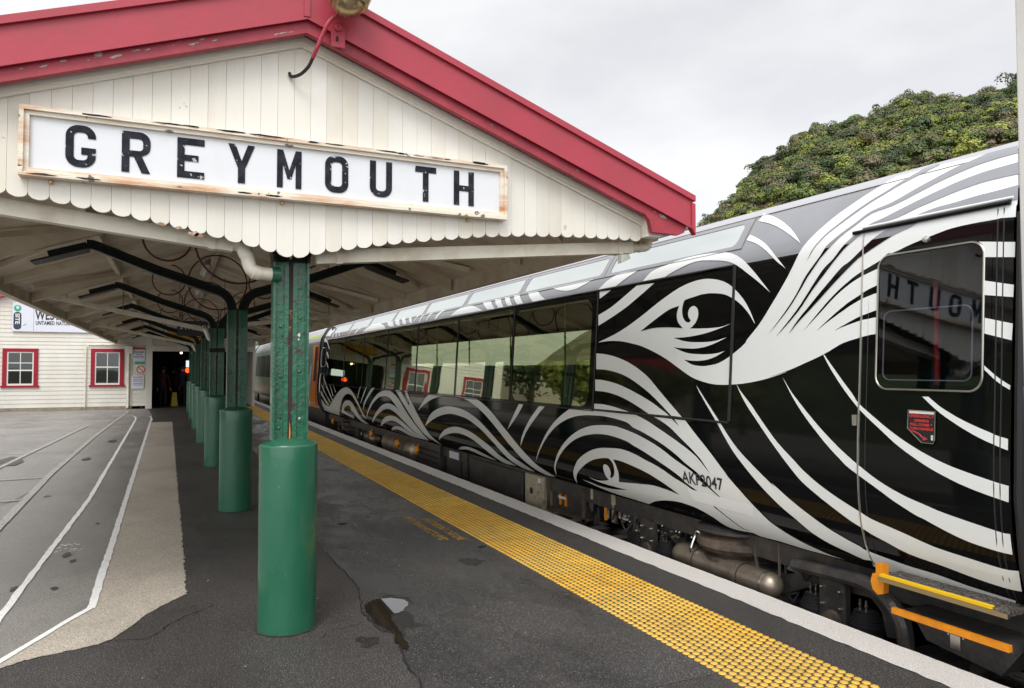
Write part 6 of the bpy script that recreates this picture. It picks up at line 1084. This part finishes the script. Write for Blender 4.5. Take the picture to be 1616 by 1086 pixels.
def crown(cx, cy, cz_, r, nl, mi, squash=.75, leaf=.5, jit=.45, nsub=5, mixp=.93):
    sub = [(rg.gauss(0, .42) * r, rg.gauss(0, .42) * r, rg.gauss(.1, .3) * r * squash, r * rg.uniform(.35, .6)) for _ in range(nsub)] + [(0, 0, 0, r * .8)] * (1 if nsub > 3 else 4)
    for _ in range(nl):
        s_ = rg.choice(sub); u = rg.uniform(-1, 1); u = abs(u) if rg.random() < .8 else u; a = rg.uniform(0, 6.2832); q = math.sqrt(1 - u * u); k = s_[3] * rg.uniform(.85, 1.08)
        nx, ny, nzz = q * math.cos(a), q * math.sin(a), u
        x, y, z = cx + s_[0] + nx * k, cy + s_[1] + ny * k, cz_ + s_[2] + nzz * k * squash
        N_ = Vector((nx + rg.gauss(0, jit), ny + rg.gauss(0, jit), nzz + rg.gauss(0, jit) + .15)).normalized(); t1 = N_.orthogonal().normalized(); t1 = t1 * math.cos(a * 7) + N_.cross(t1) * math.sin(a * 7); t2 = N_.cross(t1); l = leaf * rg.uniform(.6, 1.3)
        i = len(LV); LV.extend(((x + t1.x * l, y + t1.y * l, z + t1.z * l), (x + t2.x * l * .6, y + t2.y * l * .6, z + t2.z * l * .6), (x - t1.x * l, y - t1.y * l, z - t1.z * l), (x - t2.x * l * .6, y - t2.y * l * .6, z - t2.z * l * .6)))
        LF.append((i, i + 1, i + 2, i + 3)); LM.append(mi if rg.random() < mixp else rg.randrange(6))
for _ in range(4200):
    a = rg.uniform(35.5, 64); r = RD - abs(rg.gauss(0, 1)) * 40 if rg.random() < .85 else RD - rg.uniform(-4, 6)
    if r < 165: continue
    x, y = r * math.sin(R(a)), r * math.cos(R(a)); z = hz(a, r)
    if math.degrees(math.atan2(z + 3, r)) < (8.2 if a < 47 else 11.5): continue
    b = noise.noise(Vector((x / 14, y / 14, z / 14))); w_ = [2.8, 1.9 + 4 * b, 2.4 - 4 * b, 1.6 - b, .5 + 1.2 * b, 2.5]; mi = rg.choices(range(6), [max(.05, q) for q in w_])[0]
    R_ = rg.choice((.9, 1.2, 1.5, 1.9, 2.4, 3.0)) * rg.uniform(.85, 1.15); up_ = R_ * .5 + (2.2 * rg.random() if rg.random() < .2 else 0)
    crown(x, y, z + up_, R_, int(60 + R_ * R_ * 60), mi, rg.uniform(.65, 1.05), .20 + .035 * R_, .2, 3, .985)
crown(RD * math.sin(R(45.1)), RD * math.cos(R(45.1)), hz(45.1, RD) + 5.4, 2.0, 260, 2, leaf=.3); crown((RD - 3) * math.sin(R(59.6)), (RD - 3) * math.cos(R(59.6)), hz(59.6, RD) + 4.6, 1.7, 180, 2, leaf=.3); crown((RD) * math.sin(R(40.3)), RD * math.cos(R(40.3)), hz(40.3, RD) + 3.6, 1.0, 100, 0, leaf=.3)
me = bpy.data.meshes.new('hill_forest'); me.from_pydata(LV, [], LF)
for q in LEAF: me.materials.append(q)
me.polygons.foreach_set('material_index', LM); me.update(); o = bpy.data.objects.new('hill_forest', me); COL.objects.link(o); tag(o, 'dense mixed green native bush covering the hill behind the train', 'forest', kind='stuff')
# ---- town side of the station: seen as reflections in the carriage windows
LV = []; LF = []; LM = []
def tree(x, y, h_, r, mi, label):
    global LV, LF, LM
    LV, LF, LM = [], [], []; t = empty('tree', (x, y, 0), label, 'tree', 'trees beyond the car park')
    m = MB(); m.tube([(x, y, 0), (x + .1, y, h_ * .35), (x, y + .1, h_ * .7)], [.2, .14, .06], BARK, 8)
    for k in range(4): a = k * 1.7; m.tube([(x, y, h_ * (.3 + .08 * k)), (x + math.cos(a) * r * .6, y + math.sin(a) * r * .6, h_ * (.55 + .08 * k))], [.07, .02], BARK, 6)
    m.build('trunk', t, smooth=True)
    crown(x, y, h_ * .64, r * .95, 5000, mi, h_ * .36 / r, .17)
    me = bpy.data.meshes.new('crown'); me.from_pydata(LV, [], LF)
    for q in LEAF: me.materials.append(q)
    me.polygons.foreach_set('material_index', LM); me.update(); o = bpy.data.objects.new('crown', me); COL.objects.link(o); o.parent = t; o.location = -t.location
tree(-9.3, 31, 4.5, 1.9, 1, 'bright green bush just left of the station building'); tree(-12.5, 33, 4.4, 2.4, 5, 'bushy mid green tree in front of the red banner shop'); tree(-10.6, 38, 5.2, 2.4, 2, 'dark bushy tree close behind the left corner of the building'); tree(-16, 35, 4.8, 3.0, 0, 'olive green tree behind the bushy one beyond the car park'); tree(-15.5, 28, 4.5, 2.4, 4, 'low lime green tree nearest the car park'); tree(-20, 31, 7, 3.2, 2, 'deep green tree farthest left across the car park')
sh = empty('red_roofed_shop', (-18, 41, 0), 'cream brick shop with a red banner front across the car park', 'building')
m = MB(); m.box((-26, 42, 0), (-12.5, 48, 5.6), CREAMBOX); m.build('wall', sh); m = MB(); m.box((-26.2, 41.7, 5.0), (-12.3, 42, 7.2), REDC); m.build('banner', sh)

# wooded rise on the town side, also only seen reflected
m = MB(); A = [-95 + i * 4 for i in range(28)]; V = []
for a in A:
    for k, (r, h_) in enumerate(((120, -1), (150, 18), (185, 34), (220, 47), (300, 42))): V.append((r * math.sin(R(a)), r * math.cos(R(a)), -1 + (h_ + 1) * (1 - max(0, (a - 2)) / 14) * (.85 + .3 * noise.noise(Vector((a / 9, k, 2)))) + rg.uniform(-1, 1) * (k > 0)))
m.raw(V, [(i * 5 + j, i * 5 + j + 1, (i + 1) * 5 + j + 1, (i + 1) * 5 + j) for i in range(len(A) - 1) for j in range(4)], mat('far_bush', (.12, .16, .045), .9, noise_col=(.035, .06, .016), nscale=.15, nlo=.35, nhi=.65, bump=1, bscale=.3, bdist=2)); struct('town_hill', m, smooth=80)
